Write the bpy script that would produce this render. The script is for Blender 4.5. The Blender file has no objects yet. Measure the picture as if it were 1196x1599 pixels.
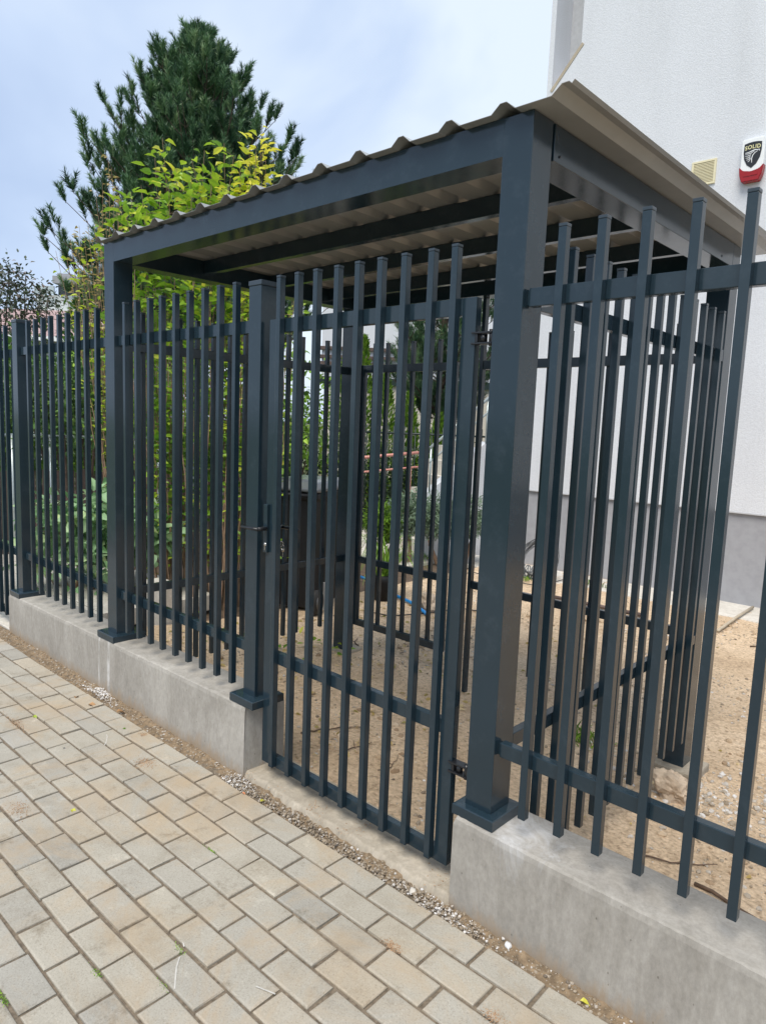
import bpy, bmesh, math, random
import numpy as np
from mathutils import Vector, Matrix, noise, Quaternion
random.seed(7); rng = np.random.default_rng(7)
S = bpy.context.scene
COL = S.collection
R = math.radians

# ------------------------------------------------------------------ camera
CAM = Vector((3.9537, -1.8805, 1.65)); YAW, PIT, ROL, FPX = 0.7473, -0.1269, 0.0398, 1090.0
Fv = Vector((-math.sin(YAW)*math.cos(PIT), math.cos(YAW)*math.cos(PIT), math.sin(PIT)))
r0 = Vector((math.cos(YAW), math.sin(YAW), 0)); u0 = r0.cross(Fv)
Rv = r0*math.cos(ROL)+u0*math.sin(ROL); Uv = -r0*math.sin(ROL)+u0*math.cos(ROL)
cd = bpy.data.cameras.new('camera'); cam = bpy.data.objects.new('camera', cd); COL.objects.link(cam)
cam.matrix_world = Matrix(((Rv.x, Uv.x, -Fv.x, CAM.x), (Rv.y, Uv.y, -Fv.y, CAM.y), (Rv.z, Uv.z, -Fv.z, CAM.z), (0, 0, 0, 1)))
cd.sensor_fit = 'VERTICAL'; cd.sensor_height = 24; cd.lens = FPX/1599*24; cd.clip_start = .05; cd.clip_end = 2000
S.camera = cam
def AT(u, v, d):            # a point at depth d (metres) seen at photo pixel u, v
    return CAM + d*(Fv + Rv*((u-598)/FPX) - Uv*((v-799.5)/FPX))
def ON(u, v, ax, val):      # where that sight line meets the plane x/y/z = val
    dr = Fv + Rv*((u-598)/FPX) - Uv*((v-799.5)/FPX); i = 'xyz'.index(ax)
    return CAM + dr*((val-CAM[i])/dr[i])

# ------------------------------------------------------------------ sky, sun, exposure
SUN_EL, SUN_AZ = 60, 160     # azimuth from +y clockwise
w = bpy.data.worlds.new('World'); S.world = w; w.use_nodes = True
nt = w.node_tree; nt.nodes.clear()
def N(t, ty, **k):
    n = t.nodes.new(ty)
    for a, b in k.items():
        if a in n.inputs: n.inputs[a].default_value = b
        else: setattr(n, a, b)
    return n
def ramp(t, stops, interp='LINEAR'):
    n = t.nodes.new('ShaderNodeValToRGB'); e = n.color_ramp.elements; n.color_ramp.interpolation = interp
    while len(e) < len(stops): e.new(.5)
    for q, (p, c) in zip(e, stops): q.position = p; q.color = (*c, 1) if len(c) == 3 else c
    return n
sky = N(nt, 'ShaderNodeTexSky', sky_type='NISHITA', sun_disc=False, sun_elevation=R(SUN_EL), sun_rotation=R(SUN_AZ))
bg1 = N(nt, 'ShaderNodeBackground', Strength=.1); nt.links.new(sky.outputs[0], bg1.inputs[0])
tc = N(nt, 'ShaderNodeTexCoord')
mp = N(nt, 'ShaderNodeMapping'); mp.inputs['Scale'].default_value = (1, 1, 1.3); mp.inputs['Location'].default_value = (.35, .2, .1)
nt.links.new(tc.outputs['Generated'], mp.inputs[0])
nz = N(nt, 'ShaderNodeTexNoise', Scale=1.7, Detail=5.0, Roughness=.5, Distortion=.4); nt.links.new(mp.outputs[0], nz.inputs['Vector'])
cr = ramp(nt, [(.36, (.37, .47, .66)), (.5, (.49, .59, .76)), (.62, (.66, .74, .83))]); nt.links.new(nz.outputs['Fac'], cr.inputs[0])
bg2 = N(nt, 'ShaderNodeBackground', Strength=1.0); nt.links.new(cr.outputs[0], bg2.inputs[0])
mx = N(nt, 'ShaderNodeMixShader', Fac=.84); nt.links.new(bg1.outputs[0], mx.inputs[1]); nt.links.new(bg2.outputs[0], mx.inputs[2])
nt.links.new(mx.outputs[0], N(nt, 'ShaderNodeOutputWorld').inputs[0])
sd = bpy.data.lights.new('sun', 'SUN'); sun = bpy.data.objects.new('sun', sd); COL.objects.link(sun)
sd.energy = 2.7; sd.angle = R(34); sd.color = (1, .935, .83)
az, el = R(SUN_AZ), R(SUN_EL)
tosun = Vector((math.sin(az)*math.cos(el), math.cos(az)*math.cos(el), math.sin(el)))
sun.rotation_euler = tosun.to_track_quat('Z', 'Y').to_euler()
S.view_settings.view_transform = 'Standard'; S.view_settings.look = 'None'; S.view_settings.exposure = .5; S.view_settings.gamma = 1

# ------------------------------------------------------------------ materials
def newmat(name):
    m = bpy.data.materials.new(name); m.use_nodes = True; t = m.node_tree; b = t.nodes['Principled BSDF']
    return m, t, b
def noisecol(t, stops, scale, detail=6, rough=.6, coord='Object', dist=0., stretch=None):
    c = N(t, 'ShaderNodeTexCoord'); src = c.outputs[coord]
    if stretch:
        m = N(t, 'ShaderNodeMapping'); m.inputs['Scale'].default_value = stretch; t.links.new(src, m.inputs[0]); src = m.outputs[0]
    n = N(t, 'ShaderNodeTexNoise', Scale=scale, Detail=float(detail), Roughness=rough, Distortion=dist); t.links.new(src, n.inputs['Vector'])
    r = ramp(t, stops); t.links.new(n.outputs['Fac'], r.inputs[0])
    return r.outputs[0], n.outputs['Fac'], src
def bump(t, b, h, strength=.3, dist=.01):
    n = N(t, 'ShaderNodeBump', Strength=strength, Distance=dist); t.links.new(h, n.inputs['Height']); t.links.new(n.outputs[0], b.inputs['Normal'])
def mixc(t, a, b, fac, mode='MIX'):
    m = N(t, 'ShaderNodeMix', data_type='RGBA', blend_type=mode)
    for s, v in ((m.inputs[6], a), (m.inputs[7], b), (m.inputs[0], fac)):
        if hasattr(v, 'is_linked'): t.links.new(v, s)
        elif isinstance(v, (int, float)): s.default_value = v
        else: s.default_value = (*v, 1)
    return m.outputs[2]
def simple(name, col, rough=.5, metal=0., var=.12, scale=30, bmp=0., spec=.5):
    m, t, b = newmat(name)
    lo = [max(0, c*(1-var)) for c in col]; hi = [c*(1+var) for c in col]
    c, f, _ = noisecol(t, [(.3, lo), (.7, hi)], scale)
    t.links.new(c, b.inputs['Base Color']); b.inputs['Roughness'].default_value = rough; b.inputs['Metallic'].default_value = metal
    b.inputs['Specular IOR Level'].default_value = spec
    if bmp: bump(t, b, f, bmp, .004)
    return m
M = {}
def paint(name, col, dusty=1.):
    m, t, b = newmat(name)
    c, f, src = noisecol(t, [(.35, [x*.93 for x in col]), (.7, [x*1.07 for x in col])], 2.5)
    n2 = N(t, 'ShaderNodeTexNoise', Scale=11.0, Detail=8.0, Roughness=.72); t.links.new(src, n2.inputs['Vector'])
    r2 = ramp(t, [(.52, (0, 0, 0)), (.72, (1, 1, 1))]); t.links.new(n2.outputs['Fac'], r2.inputs[0])
    mu = N(t, 'ShaderNodeMath', operation='MULTIPLY'); t.links.new(r2.outputs[0], mu.inputs[0]); mu.inputs[1].default_value = .13*dusty
    t.links.new(mixc(t, c, (.10, .13, .16), mu.outputs[0]), b.inputs['Base Color'])
    rr = N(t, 'ShaderNodeMapRange'); t.links.new(n2.outputs['Fac'], rr.inputs[0]); rr.inputs[3].default_value = .07; rr.inputs[4].default_value = .24
    t.links.new(rr.outputs[0], b.inputs['Roughness']); b.inputs['Specular IOR Level'].default_value = .5
    n3 = N(t, 'ShaderNodeTexNoise', Scale=260.0, Detail=2.0); t.links.new(src, n3.inputs['Vector']); bump(t, b, n3.outputs['Fac'], .05, .0006)
    return m
M['metal'] = paint('anthracite powder coat', (.015, .030, .042))
M['cap'] = simple('anthracite plastic cap', (.03, .044, .058), .28)
M['sheet'] = simple('grey beige coated sheet', (.265, .265, .255), .2, 0, .06, 6, .05)
M['black'] = simple('black hardware', (.012, .013, .016), .3)
M['chrome'] = simple('nickel', (.55, .53, .5), .25, 1)

def concrete(name, lo, hi, stain=None, zfade=False, pale=(.62, .61, .6)):
    m, t, b = newmat(name)
    c, f, src = noisecol(t, [(.3, lo), (.55, [(a+d)/2 for a, d in zip(lo, hi)]), (.75, hi)], 2.2, 8, .62, dist=.8, stretch=(1, 1, .6))
    n2 = N(t, 'ShaderNodeTexNoise', Scale=70.0, Detail=4.0, Roughness=.7); t.links.new(src, n2.inputs['Vector'])
    r2 = ramp(t, [(.3, (.86, .86, .86)), (.7, (1.1, 1.1, 1.1))]); t.links.new(n2.outputs['Fac'], r2.inputs[0])
    c = mixc(t, c, r2.outputs[0], 1., 'MULTIPLY')
    # trowel streaks
    mpn = N(t, 'ShaderNodeMapping'); mpn.inputs['Scale'].default_value = (3.2, 3.2, 1.5); t.links.new(src, mpn.inputs[0])
    n4 = N(t, 'ShaderNodeTexNoise', Scale=2.0, Detail=9.0, Roughness=.72, Distortion=2.6); t.links.new(mpn.outputs[0], n4.inputs['Vector'])
    r4 = ramp(t, [(.35, (.88, .87, .85)), (.66, (1.12, 1.12, 1.12))]); t.links.new(n4.outputs['Fac'], r4.inputs[0])
    c = mixc(t, c, r4.outputs[0], 1., 'MULTIPLY')
    if stain:   # pale lime runs and spots: (x, halfwidth) list
        sx = N(t, 'ShaderNodeSeparateXYZ'); t.links.new(src, sx.inputs[0])
        for x, hw, z0 in stain:
            wv = N(t, 'ShaderNodeMath', operation='MULTIPLY_ADD'); t.links.new(n2.outputs['Fac'], wv.inputs[0]); wv.inputs[1].default_value = .02
            t.links.new(sx.outputs[0], wv.inputs[2])
            s = N(t, 'ShaderNodeMath', operation='SUBTRACT'); t.links.new(wv.outputs[0], s.inputs[0]); s.inputs[1].default_value = x+.01
            a = N(t, 'ShaderNodeMath', operation='ABSOLUTE'); t.links.new(s.outputs[0], a.inputs[0])
            g = N(t, 'ShaderNodeMapRange'); t.links.new(a.outputs[0], g.inputs[0]); g.inputs[1].default_value = hw*.3; g.inputs[2].default_value = hw; g.inputs[3].default_value = .75; g.inputs[4].default_value = 0
            zz = N(t, 'ShaderNodeMath', operation='LESS_THAN'); t.links.new(sx.outputs[2], zz.inputs[0]); zz.inputs[1].default_value = z0
            k = N(t, 'ShaderNodeMath', operation='MULTIPLY'); t.links.new(g.outputs[0], k.inputs[0]); t.links.new(zz.outputs[0], k.inputs[1])
            k2 = N(t, 'ShaderNodeMath', operation='MULTIPLY'); t.links.new(k.outputs[0], k2.inputs[0])
            rk = ramp(t, [(.35, (0, 0, 0)), (.55, (1, 1, 1))]); t.links.new(n4.outputs['Fac'], rk.inputs[0]); t.links.new(rk.outputs[0], k2.inputs[1])
            c = mixc(t, c, pale, k2.outputs[0])
    if stain:
        vo = N(t, 'ShaderNodeTexVoronoi', Scale=26.0); t.links.new(src, vo.inputs['Vector'])
        rv = ramp(t, [(.045, (.45, .43, .40)), (.075, (1, 1, 1))]); t.links.new(vo.outputs['Distance'], rv.inputs[0]); c = mixc(t, c, rv.outputs[0], .8, 'MULTIPLY')
        ad = N(t, 'ShaderNodeMath', operation='MULTIPLY_ADD'); t.links.new(n4.outputs['Fac'], ad.inputs[0]); ad.inputs[1].default_value = -.16; t.links.new(sx.outputs[2], ad.inputs[2])
        mr = N(t, 'ShaderNodeMapRange'); t.links.new(ad.outputs[0], mr.inputs[0]); mr.inputs[1].default_value = -.085; mr.inputs[2].default_value = -.045; mr.inputs[3].default_value = .75; mr.inputs[4].default_value = 0
        c = mixc(t, c, (.30, .22, .14), mr.outputs[0])
        mt_ = N(t, 'ShaderNodeMapRange'); t.links.new(sx.outputs[2], mt_.inputs[0]); mt_.inputs[1].default_value = .29; mt_.inputs[2].default_value = .31; mt_.inputs[4].default_value = .28
        rp = ramp(t, [(.4, (0, 0, 0)), (.6, (1, 1, 1))]); t.links.new(f, rp.inputs[0]); mm_ = N(t, 'ShaderNodeMath', operation='MULTIPLY'); t.links.new(mt_.outputs[0], mm_.inputs[0]); t.links.new(rp.outputs[0], mm_.inputs[1])
        c = mixc(t, c, (.66, .64, .61), mm_.outputs[0])
        vd = N(t, 'ShaderNodeVectorMath', operation='DISTANCE'); t.links.new(src, vd.inputs[0]); vd.inputs[1].default_value = (2.86, .05, .33)
        va = N(t, 'ShaderNodeMath', operation='MULTIPLY_ADD'); t.links.new(n4.outputs['Fac'], va.inputs[0]); va.inputs[1].default_value = .35; t.links.new(vd.outputs['Value'], va.inputs[2])
        vm = N(t, 'ShaderNodeMapRange'); t.links.new(va.outputs[0], vm.inputs[0]); vm.inputs[1].default_value = .22; vm.inputs[2].default_value = .38; vm.inputs[3].default_value = .8; vm.inputs[4].default_value = 0
        c = mixc(t, c, (.72, .73, .75), vm.outputs[0])
    t.links.new(c, b.inputs['Base Color']); b.inputs['Roughness'].default_value = .85
    bump(t, b, n2.outputs['Fac'], .25, .003)
    return m
M['wall'] = concrete('smooth render concrete', (.27, .252, .225), (.43, .41, .375), [(.10, .022, .30), (-.02, .012, .22)])
M['rough'] = concrete('rough pale concrete', (.24, .205, .155), (.48, .43, .355))
M['slab'] = concrete('pale paving concrete', (.50, .47, .42), (.68, .65, .60))
M['joint'] = simple('joint sand', (.165, .132, .095), .95, 0, .45, 60, .6)

def stucco(name, col, sc=140, st=.5):
    m, t, b = newmat(name)
    c, f, src = noisecol(t, [(.3, [x*.97 for x in col]), (.7, [x*1.02 for x in col])], 1.2, 5)
    n2 = N(t, 'ShaderNodeTexNoise', Scale=float(sc), Detail=3.0, Roughness=.6); t.links.new(src, n2.inputs['Vector'])
    r2 = ramp(t, [(.35, (.93, .93, .93)), (.6, (1.03, 1.03, 1.03))]); t.links.new(n2.outputs['Fac'], r2.inputs[0])
    c = mixc(t, c, r2.outputs[0], 1., 'MULTIPLY')
    mpv = N(t, 'ShaderNodeMapping'); mpv.inputs['Scale'].default_value = (2.2, 2.2, .25); t.links.new(src, mpv.inputs[0])
    nv = N(t, 'ShaderNodeTexNoise', Scale=1.0, Detail=8.0, Roughness=.65); t.links.new(mpv.outputs[0], nv.inputs['Vector'])
    rv = ramp(t, [(.3, (.93, .93, .925)), (.55, (1, 1, 1))]); t.links.new(nv.outputs['Fac'], rv.inputs[0]); c = mixc(t, c, rv.outputs[0], 1., 'MULTIPLY')
    t.links.new(c, b.inputs['Base Color']); b.inputs['Roughness'].default_value = .9
    bump(t, b, n2.outputs['Fac'], st, .006); return m
M['stucco'] = stucco('white stucco', (.66, .68, .72), 75, .6)
M['plinth'] = stucco('grey plinth render', (.33, .335, .36), 12, .15)
M['smoothwall'] = stucco('light grey smooth render', (.50, .51, .53), 20, .1)
M['beige'] = stucco('beige render', (.58, .53, .46), 30, .1)

def tinted(name, stops, rough=.6, trans=0., speck=True, bmp=0.):
    m, t, b = newmat(name)
    at = N(t, 'ShaderNodeAttribute', attribute_name='tint'); r = ramp(t, stops); t.links.new(at.outputs['Fac'], r.inputs[0]); c = r.outputs[0]
    if speck:
        tcn = N(t, 'ShaderNodeTexCoord')
        n = N(t, 'ShaderNodeTexNoise', Scale=3.0, Detail=9.0, Roughness=.75); t.links.new(tcn.outputs['Object'], n.inputs['Vector'])
        r2 = ramp(t, [(.3, (.78, .74, .69)), (.48, (1, 1, 1)), (.72, (1.14, 1.15, 1.17))]); t.links.new(n.outputs['Fac'], r2.inputs[0]); c = mixc(t, c, r2.outputs[0], 1., 'MULTIPLY')
        n3 = N(t, 'ShaderNodeTexNoise', Scale=170.0, Detail=3.0, Roughness=.8); t.links.new(tcn.outputs['Object'], n3.inputs['Vector'])
        r3 = ramp(t, [(.28, (.62, .61, .60)), (.45, (.97, .97, .97)), (.62, (1.04, 1.04, 1.04)), (.72, (1.35, 1.35, 1.35))]); t.links.new(n3.outputs['Fac'], r3.inputs[0]); c = mixc(t, c, r3.outputs[0], 1., 'MULTIPLY')
        if bmp:
            bump(t, b, n3.outputs['Fac'], bmp, .002)
            n5 = N(t, 'ShaderNodeTexNoise', Scale=1.9, Detail=10.0, Roughness=.72, Distortion=.7); t.links.new(tcn.outputs['Object'], n5.inputs['Vector'])
            r5 = ramp(t, [(.48, (0, 0, 0)), (.60, (.45, .45, .45)), (.75, (.85, .85, .85))]); t.links.new(n5.outputs['Fac'], r5.inputs[0]); c = mixc(t, c, (.42, .31, .19), r5.outputs[0])
            n6 = N(t, 'ShaderNodeTexNoise', Scale=5.2, Detail=8.0, Roughness=.8); t.links.new(tcn.outputs['Object'], n6.inputs['Vector'])
            r6 = ramp(t, [(.30, (.60, .56, .50)), (.44, (1, 1, 1)), (.58, (1, 1, 1)), (.70, (1.30, 1.31, 1.32))]); t.links.new(n6.outputs['Fac'], r6.inputs[0]); c = mixc(t, c, r6.outputs[0], 1., 'MULTIPLY')
    t.links.new(c, b.inputs['Base Color']); b.inputs['Roughness'].default_value = rough
    if trans:
        tr = N(t, 'ShaderNodeBsdfTranslucent'); t.links.new(c, tr.inputs[0]); ms = N(t, 'ShaderNodeMixShader', Fac=trans)
        out = t.nodes['Material Output']; t.links.new(b.outputs[0], ms.inputs[1]); t.links.new(tr.outputs[0], ms.inputs[2]); t.links.new(ms.outputs[0], out.inputs[0])
    return m
M['paver'] = tinted('concrete pavers', [(0, (.325, .308, .268)), (.3, (.365, .34, .288)), (.6, (.39, .357, .292)), (.85, (.405, .35, .27)), (1, (.36, .349, .315))], .85, 0, True, .5)
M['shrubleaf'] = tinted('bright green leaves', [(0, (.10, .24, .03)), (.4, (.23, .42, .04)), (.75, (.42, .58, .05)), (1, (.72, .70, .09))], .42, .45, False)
M['yellowleaf'] = tinted('yellow green leaves', [(0, (.28, .46, .04)), (.5, (.55, .66, .05)), (1, (.82, .76, .10))], .42, .45, False)
M['darkleaf'] = tinted('mid green leaves', [(0, (.03, .08, .018)), (.6, (.10, .21, .045)), (1, (.24, .38, .09))], .45, .25, False)
M['hedgeleaf'] = tinted('deep green leaves', [(0, (.008, .022, .008)), (.6, (.03, .07, .02)), (1, (.07, .13, .04))], .5, .1, False)
M['greyleaf'] = tinted('dark and rusty leaves', [(0, (.025, .045, .03)), (.5, (.07, .10, .055)), (.75, (.16, .13, .11)), (1, (.30, .24, .22))], .5, .2, False)
M['hydrangea'] = tinted('big pale green leaves', [(0, (.14, .30, .11)), (.6, (.42, .62, .36)), (1, (.62, .74, .36))], .5, .3, False)
M['lavender'] = tinted('silver green leaves', [(0, (.10, .17, .09)), (.6, (.26, .36, .25)), (1, (.40, .50, .42))], .6, .2, False)
M['thuja'] = tinted('thuja scales', [(0, (.05, .13, .015)), (.6, (.19, .36, .03)), (1, (.34, .52, .06))], .6, .2, False)
M['needle'] = tinted('pine needles', [(0, (.016, .048, .024)), (.45, (.055, .14, .062)), (.8, (.15, .28, .12)), (1, (.25, .36, .17))], .5, .12, False)
M['autumn'] = tinted('pale autumn leaves', [(0, (.30, .28, .08)), (.5, (.55, .42, .16)), (1, (.70, .58, .36))], .6, .35, False)
M['bark'] = simple('bark', (.10, .07, .055), .9, 0, .4, 25, .6)
M['stem'] = simple('brown stems', (.26, .17, .11), .8, 0, .35, 20, .3)
M['dead'] = simple('dry leaf', (.36, .21, .10), .8, 0, .3, 40, .2)
M['twig'] = simple('twig wood', (.10, .065, .045), .85, 0, .4, 30, .3)
M['wood'] = simple('weathered boards', (.10, .07, .062), .85, 0, .35, 9, .3)
M['palewood'] = simple('pale batten', (.42, .36, .27), .7, 0, .15, 12, .2)
M['rooftile'] = simple('faded red roof tiles', (.36, .25, .24), .8, 0, .2, 8, .3)
M['glass'] = simple('window glass', (.05, .065, .075), .08)
M['bin'] = simple('black bin plastic', (.010, .011, .013), .6, 0, .15, 20, .1, .25)
M['lid'] = simple('bin lid greyed for shine', (.10, .11, .12), .18, 0, .1)  # lighter grey than the body: the lid's pale reflection put into its colour
M['tyre'] = simple('rubber', (.02, .02, .02), .7)
M['cream'] = simple('cream plastic', (.72, .66, .45), .45, 0, .04)
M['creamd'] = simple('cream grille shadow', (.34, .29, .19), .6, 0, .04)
M['white'] = simple('white plastic', (.80, .82, .83), .3, 0, .02)
M['red'] = simple('red lens', (.30, .002, .006), .18, 0, .06, 30)
M['ink'] = simple('black print', (.012, .014, .018), .4, 0, .05)
M['yellowink'] = simple('pale yellow print', (.80, .76, .42), .5, 0, .02)
M['pink'] = simple('salmon painted steel', (.60, .27, .22), .45, 0, .15)
M['steel'] = simple('galvanised tube', (.50, .56, .57), .35, .5, .1)
M['wire'] = simple('dull steel wire', (.16, .165, .17), .5, .6, .2)
M['hose'] = simple('blue hose', (.02, .24, .62), .35, 0, .1)
M['stone'] = simple('cream rock', (.45, .36, .27), .9, 0, .3, 14, .8)
M['iron'] = simple('dark green iron', (.012, .026, .022), .45)
M['flesh'] = simple('orange brick chip', (.55, .22, .10), .8, 0, .2)
M['whitemat'] = simple('white board', (.62, .62, .62), .5, 0, .08, 5)

def soilmat():
    m, t, b = newmat('sandy soil')
    c, f, src = noisecol(t, [(.28, (.40, .29, .19)), (.42, (.56, .42, .28)), (.6, (.66, .51, .355)), (.78, (.72, .61, .47))], 1.6, 10, .7, 'Object', .6)
    n2 = N(t, 'ShaderNodeTexNoise', Scale=38.0, Detail=8.0, Roughness=.75); t.links.new(src, n2.inputs['Vector'])
    r2 = ramp(t, [(.32, (.45, .40, .36)), (.48, (1, 1, 1)), (.72, (1.25, 1.25, 1.25))]); t.links.new(n2.outputs['Fac'], r2.inputs[0])
    v = N(t, 'ShaderNodeTexVoronoi', Scale=55.0); t.links.new(src, v.inputs['Vector'])
    r3 = ramp(t, [(.0, (1.15, 1.12, 1.08)), (.35, (1, 1, 1)), (.8, (.82, .8, .78))]); t.links.new(v.outputs['Distance'], r3.inputs[0])
    c = mixc(t, mixc(t, c, r2.outputs[0], 1., 'MULTIPLY'), r3.outputs[0], 1., 'MULTIPLY')
    t.links.new(c, b.inputs['Base Color']); b.inputs['Roughness'].default_value = .95; bump(t, b, n2.outputs['Fac'], .8, .02); return m
M['soil'] = soilmat()
M['pebble'] = tinted('pebbles', [(0, (.16, .13, .10)), (.4, (.30, .24, .17)), (.75, (.42, .38, .33)), (1, (.62, .60, .58))], .9, 0, False)
M['gapsoil'] = simple('brown soil', (.20, .145, .09), .95, 0, .45, 40, .9)
M['clod'] = tinted('earth clods', [(0, (.26, .18, .11)), (.5, (.44, .33, .22)), (1, (.60, .50, .38))], .95, 0, False)
M['dirt'] = tinted('spilled brown sand', [(0, (.22, .13, .07)), (.5, (.38, .24, .14)), (1, (.5, .38, .26))], .95, 0, False)
M['earth'] = simple('garden earth and grass', (.10, .12, .05), .95, 0, .4, 3, .5)
M['garden'] = simple('dark garden soil', (.11, .075, .05), .95, 0, .4, 12, .7)

# ------------------------------------------------------------------ building helpers
def link(name, me, mat, parent=None, loc=None):
    o = bpy.data.objects.new(name, me); COL.objects.link(o)
    if mat is not None:
        if not me.materials: me.materials.append(mat)
    if parent is not None: o.parent = parent
    if loc is not None: o.location = loc
    return o
def tag(o, label=None, cat=None, group=None, kind=None):
    if label: o['label'] = label
    if cat: o['category'] = cat
    if group: o['group'] = group
    if kind: o['kind'] = kind
    return o
def thing(name, loc, label, cat, group=None, rz=0):
    o = bpy.data.objects.new(name, None); COL.objects.link(o); o.location = loc; o.rotation_euler = (0, 0, rz); o.empty_display_size = .1
    return tag(o, label, cat, group)
class MB:
    """collects shapes in world coordinates; build() links ONE mesh (vertices relative to parent location)"""
    def __init__(s): s.v = []; s.f = []; s.sm = []; s.t = []
    def add(s, vs, fs, smooth=False, tint=None):
        b = len(s.v); s.v += [tuple(x) for x in vs]; s.f += [tuple(b+i for i in f) for f in fs]; s.sm += [smooth]*len(fs)
        s.t += [tint if tint is not None else 0.]*len(vs)
    def box(s, x0, x1, y0, y1, z0, z1, bv=0.):
        if bv <= 0:
            s.add([(x, y, z) for x in (x0, x1) for y in (y0, y1) for z in (z0, z1)],
                  [(0, 1, 3, 2), (4, 6, 7, 5), (0, 4, 5, 1), (2, 3, 7, 6), (0, 2, 6, 4), (1, 5, 7, 3)]); return s
        bm = bmesh.new(); bmesh.ops.create_cube(bm, size=1)
        for q in bm.verts: q.co = ((x0+x1)/2+q.co.x*(x1-x0), (y0+y1)/2+q.co.y*(y1-y0), (z0+z1)/2+q.co.z*(z1-z0))
        bmesh.ops.bevel(bm, geom=list(bm.edges), offset=bv, segments=2, affect='EDGES', profile=.6)
        s.bm(bm); return s
    def bm(s, bm, smooth=False, tint=None):
        bm.verts.ensure_lookup_table(); s.add([v.co.copy() for v in bm.verts], [[v.index for v in f.verts] for f in bm.faces], smooth, tint); bm.free()
    def tube(s, pts, r, n=8, caps=True, tint=None):
        pts = [Vector(p) for p in pts]; rs = r if isinstance(r, (list, tuple)) else [r]*len(pts)
        vs = []; up = Vector((0, 0, 1)); prev = None
        for i, p in enumerate(pts):
            d = (pts[min(i+1, len(pts)-1)]-pts[max(i-1, 0)]).normalized()
            if prev is None:
                a = d.cross(up if abs(d.z) < .95 else Vector((1, 0, 0))).normalized()
            else: a = (prev - d*prev.dot(d)).normalized()
            prev = a; b = d.cross(a)
            for k in range(n):
                an = 2*math.pi*k/n; vs.append(p + (a*math.cos(an)+b*math.sin(an))*rs[i])
        fs = [(i*n+k, i*n+(k+1) % n, (i+1)*n+(k+1) % n, (i+1)*n+k) for i in range(len(pts)-1) for k in range(n)]
        if caps: fs += [tuple(range(n-1, -1, -1)), tuple((len(pts)-1)*n+k for k in range(n))]
        s.add(vs, fs, True, tint); return s
    def prism(s, poly, y0, y1, ax='y'):
        n = len(poly)
        if ax == 'y': vs = [(a, y0, b) for a, b in poly]+[(a, y1, b) for a, b in poly]
        elif ax == 'x': vs = [(y0, a, b) for a, b in poly]+[(y1, a, b) for a, b in poly]
        else: vs = [(a, b, y0) for a, b in poly]+[(a, b, y1) for a, b in poly]
        s.add(vs, [tuple(range(n)), tuple(range(2*n-1, n-1, -1))]+[(i, i+n, (i+1) % n+n, (i+1) % n) for i in range(n)]); return s
    def mesh(s, name, org=(0, 0, 0), fix=True):
        me = bpy.data.meshes.new(name); o = Vector(org)
        me.from_pydata([tuple(Vector(v)-o) for v in s.v], [], s.f)
        me.polygons.foreach_set('use_smooth', s.sm)
        if fix and len(s.v) < 20000:
            bm = bmesh.new(); bm.from_mesh(me); bmesh.ops.recalc_face_normals(bm, faces=bm.faces); bm.to_mesh(me); bm.free()
        if any(s.t):
            a = me.attributes.new('tint', 'FLOAT', 'POINT'); a.data.foreach_set('value', s.t)
        me.update(); return me
    def build(s, name, mat, parent=None, fix=True):
        org = (0, 0, 0)
        if parent is not None:
            org = tuple(parent.get('_o', (0, 0, 0)))
        o = link(name, s.mesh(name, org, fix), mat, parent)
        if parent is not None: o['_o'] = tuple(org)
        return o
def root(name, loc, label, cat, group=None):
    t = thing(name, loc, label, cat, group); t['_o'] = tuple(loc); return t
def raw(name, V, F, mat, parent=None, tint=None, org=(0, 0, 0), smooth=False):
    me = bpy.data.meshes.new(name); V = np.asarray(V, dtype=np.float64)-np.array(org)
    me.from_pydata(V.tolist(), [], F.tolist() if hasattr(F, 'tolist') else F)
    if tint is not None:
        a = me.attributes.new('tint', 'FLOAT', 'POINT'); a.data.foreach_set('value', np.asarray(tint, dtype=np.float32))
    if smooth: me.polygons.foreach_set('use_smooth', [True]*len(me.polygons))
    me.update(); return link(name, me, mat, parent)

BV = .0025
# ------------------------------------------------------------------ ground, pavement, soil
def hz(x, y):
    b = -.02 - .15*min(1, max(0, (y-.2)/1.7))
    return b + .014*noise.noise(Vector((x*1.7, y*1.7, 0))) + .008*noise.noise(Vector((x*6, y*6, 3))) + .007*noise.noise(Vector((x*15, y*15, 7))) + .006*abs(noise.noise(Vector((x*29, y*29, 9))))
m = MB(); n = 24
m.add([(-400, -400, -.45), (400, -400, -.45), (400, 400, -.45), (-400, 400, -.45)], [(0, 1, 2, 3)])
tag(m.build('ground', M['earth']), kind='structure')
def grid(name, x0, x1, y0, y1, st, fn, mat, kind='structure'):
    nx = int((x1-x0)/st)+1; ny = int((y1-y0)/st)+1
    V = [(x0+(x1-x0)*i/(nx-1), y0+(y1-y0)*j/(ny-1), 0) for j in range(ny) for i in range(nx)]
    V = [(x, y, fn(x, y)) for x, y, _ in V]
    F = [(j*nx+i, j*nx+i+1, (j+1)*nx+i+1, (j+1)*nx+i) for j in range(ny-1) for i in range(nx-1)]
    o = raw(name, V, F, mat, smooth=True); return tag(o, kind=kind)
grid('yard_soil', -1.2, 7, .16, 6.6, .035, hz, M['soil'])
grid('garden_soil', -14, -1.2, .9, 9, .12, lambda x, y: -.2+.03*noise.noise(Vector((x*2, y*2, 1))), M['garden'])
grid('far_soil', -14, 7, 6.6, 14, .3, lambda x, y: -.2+.03*noise.noise(Vector((x, y, 1))), M['garden'])
SL = .010
def yed(x): return -.113 + SL*(x-2.8)
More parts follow.
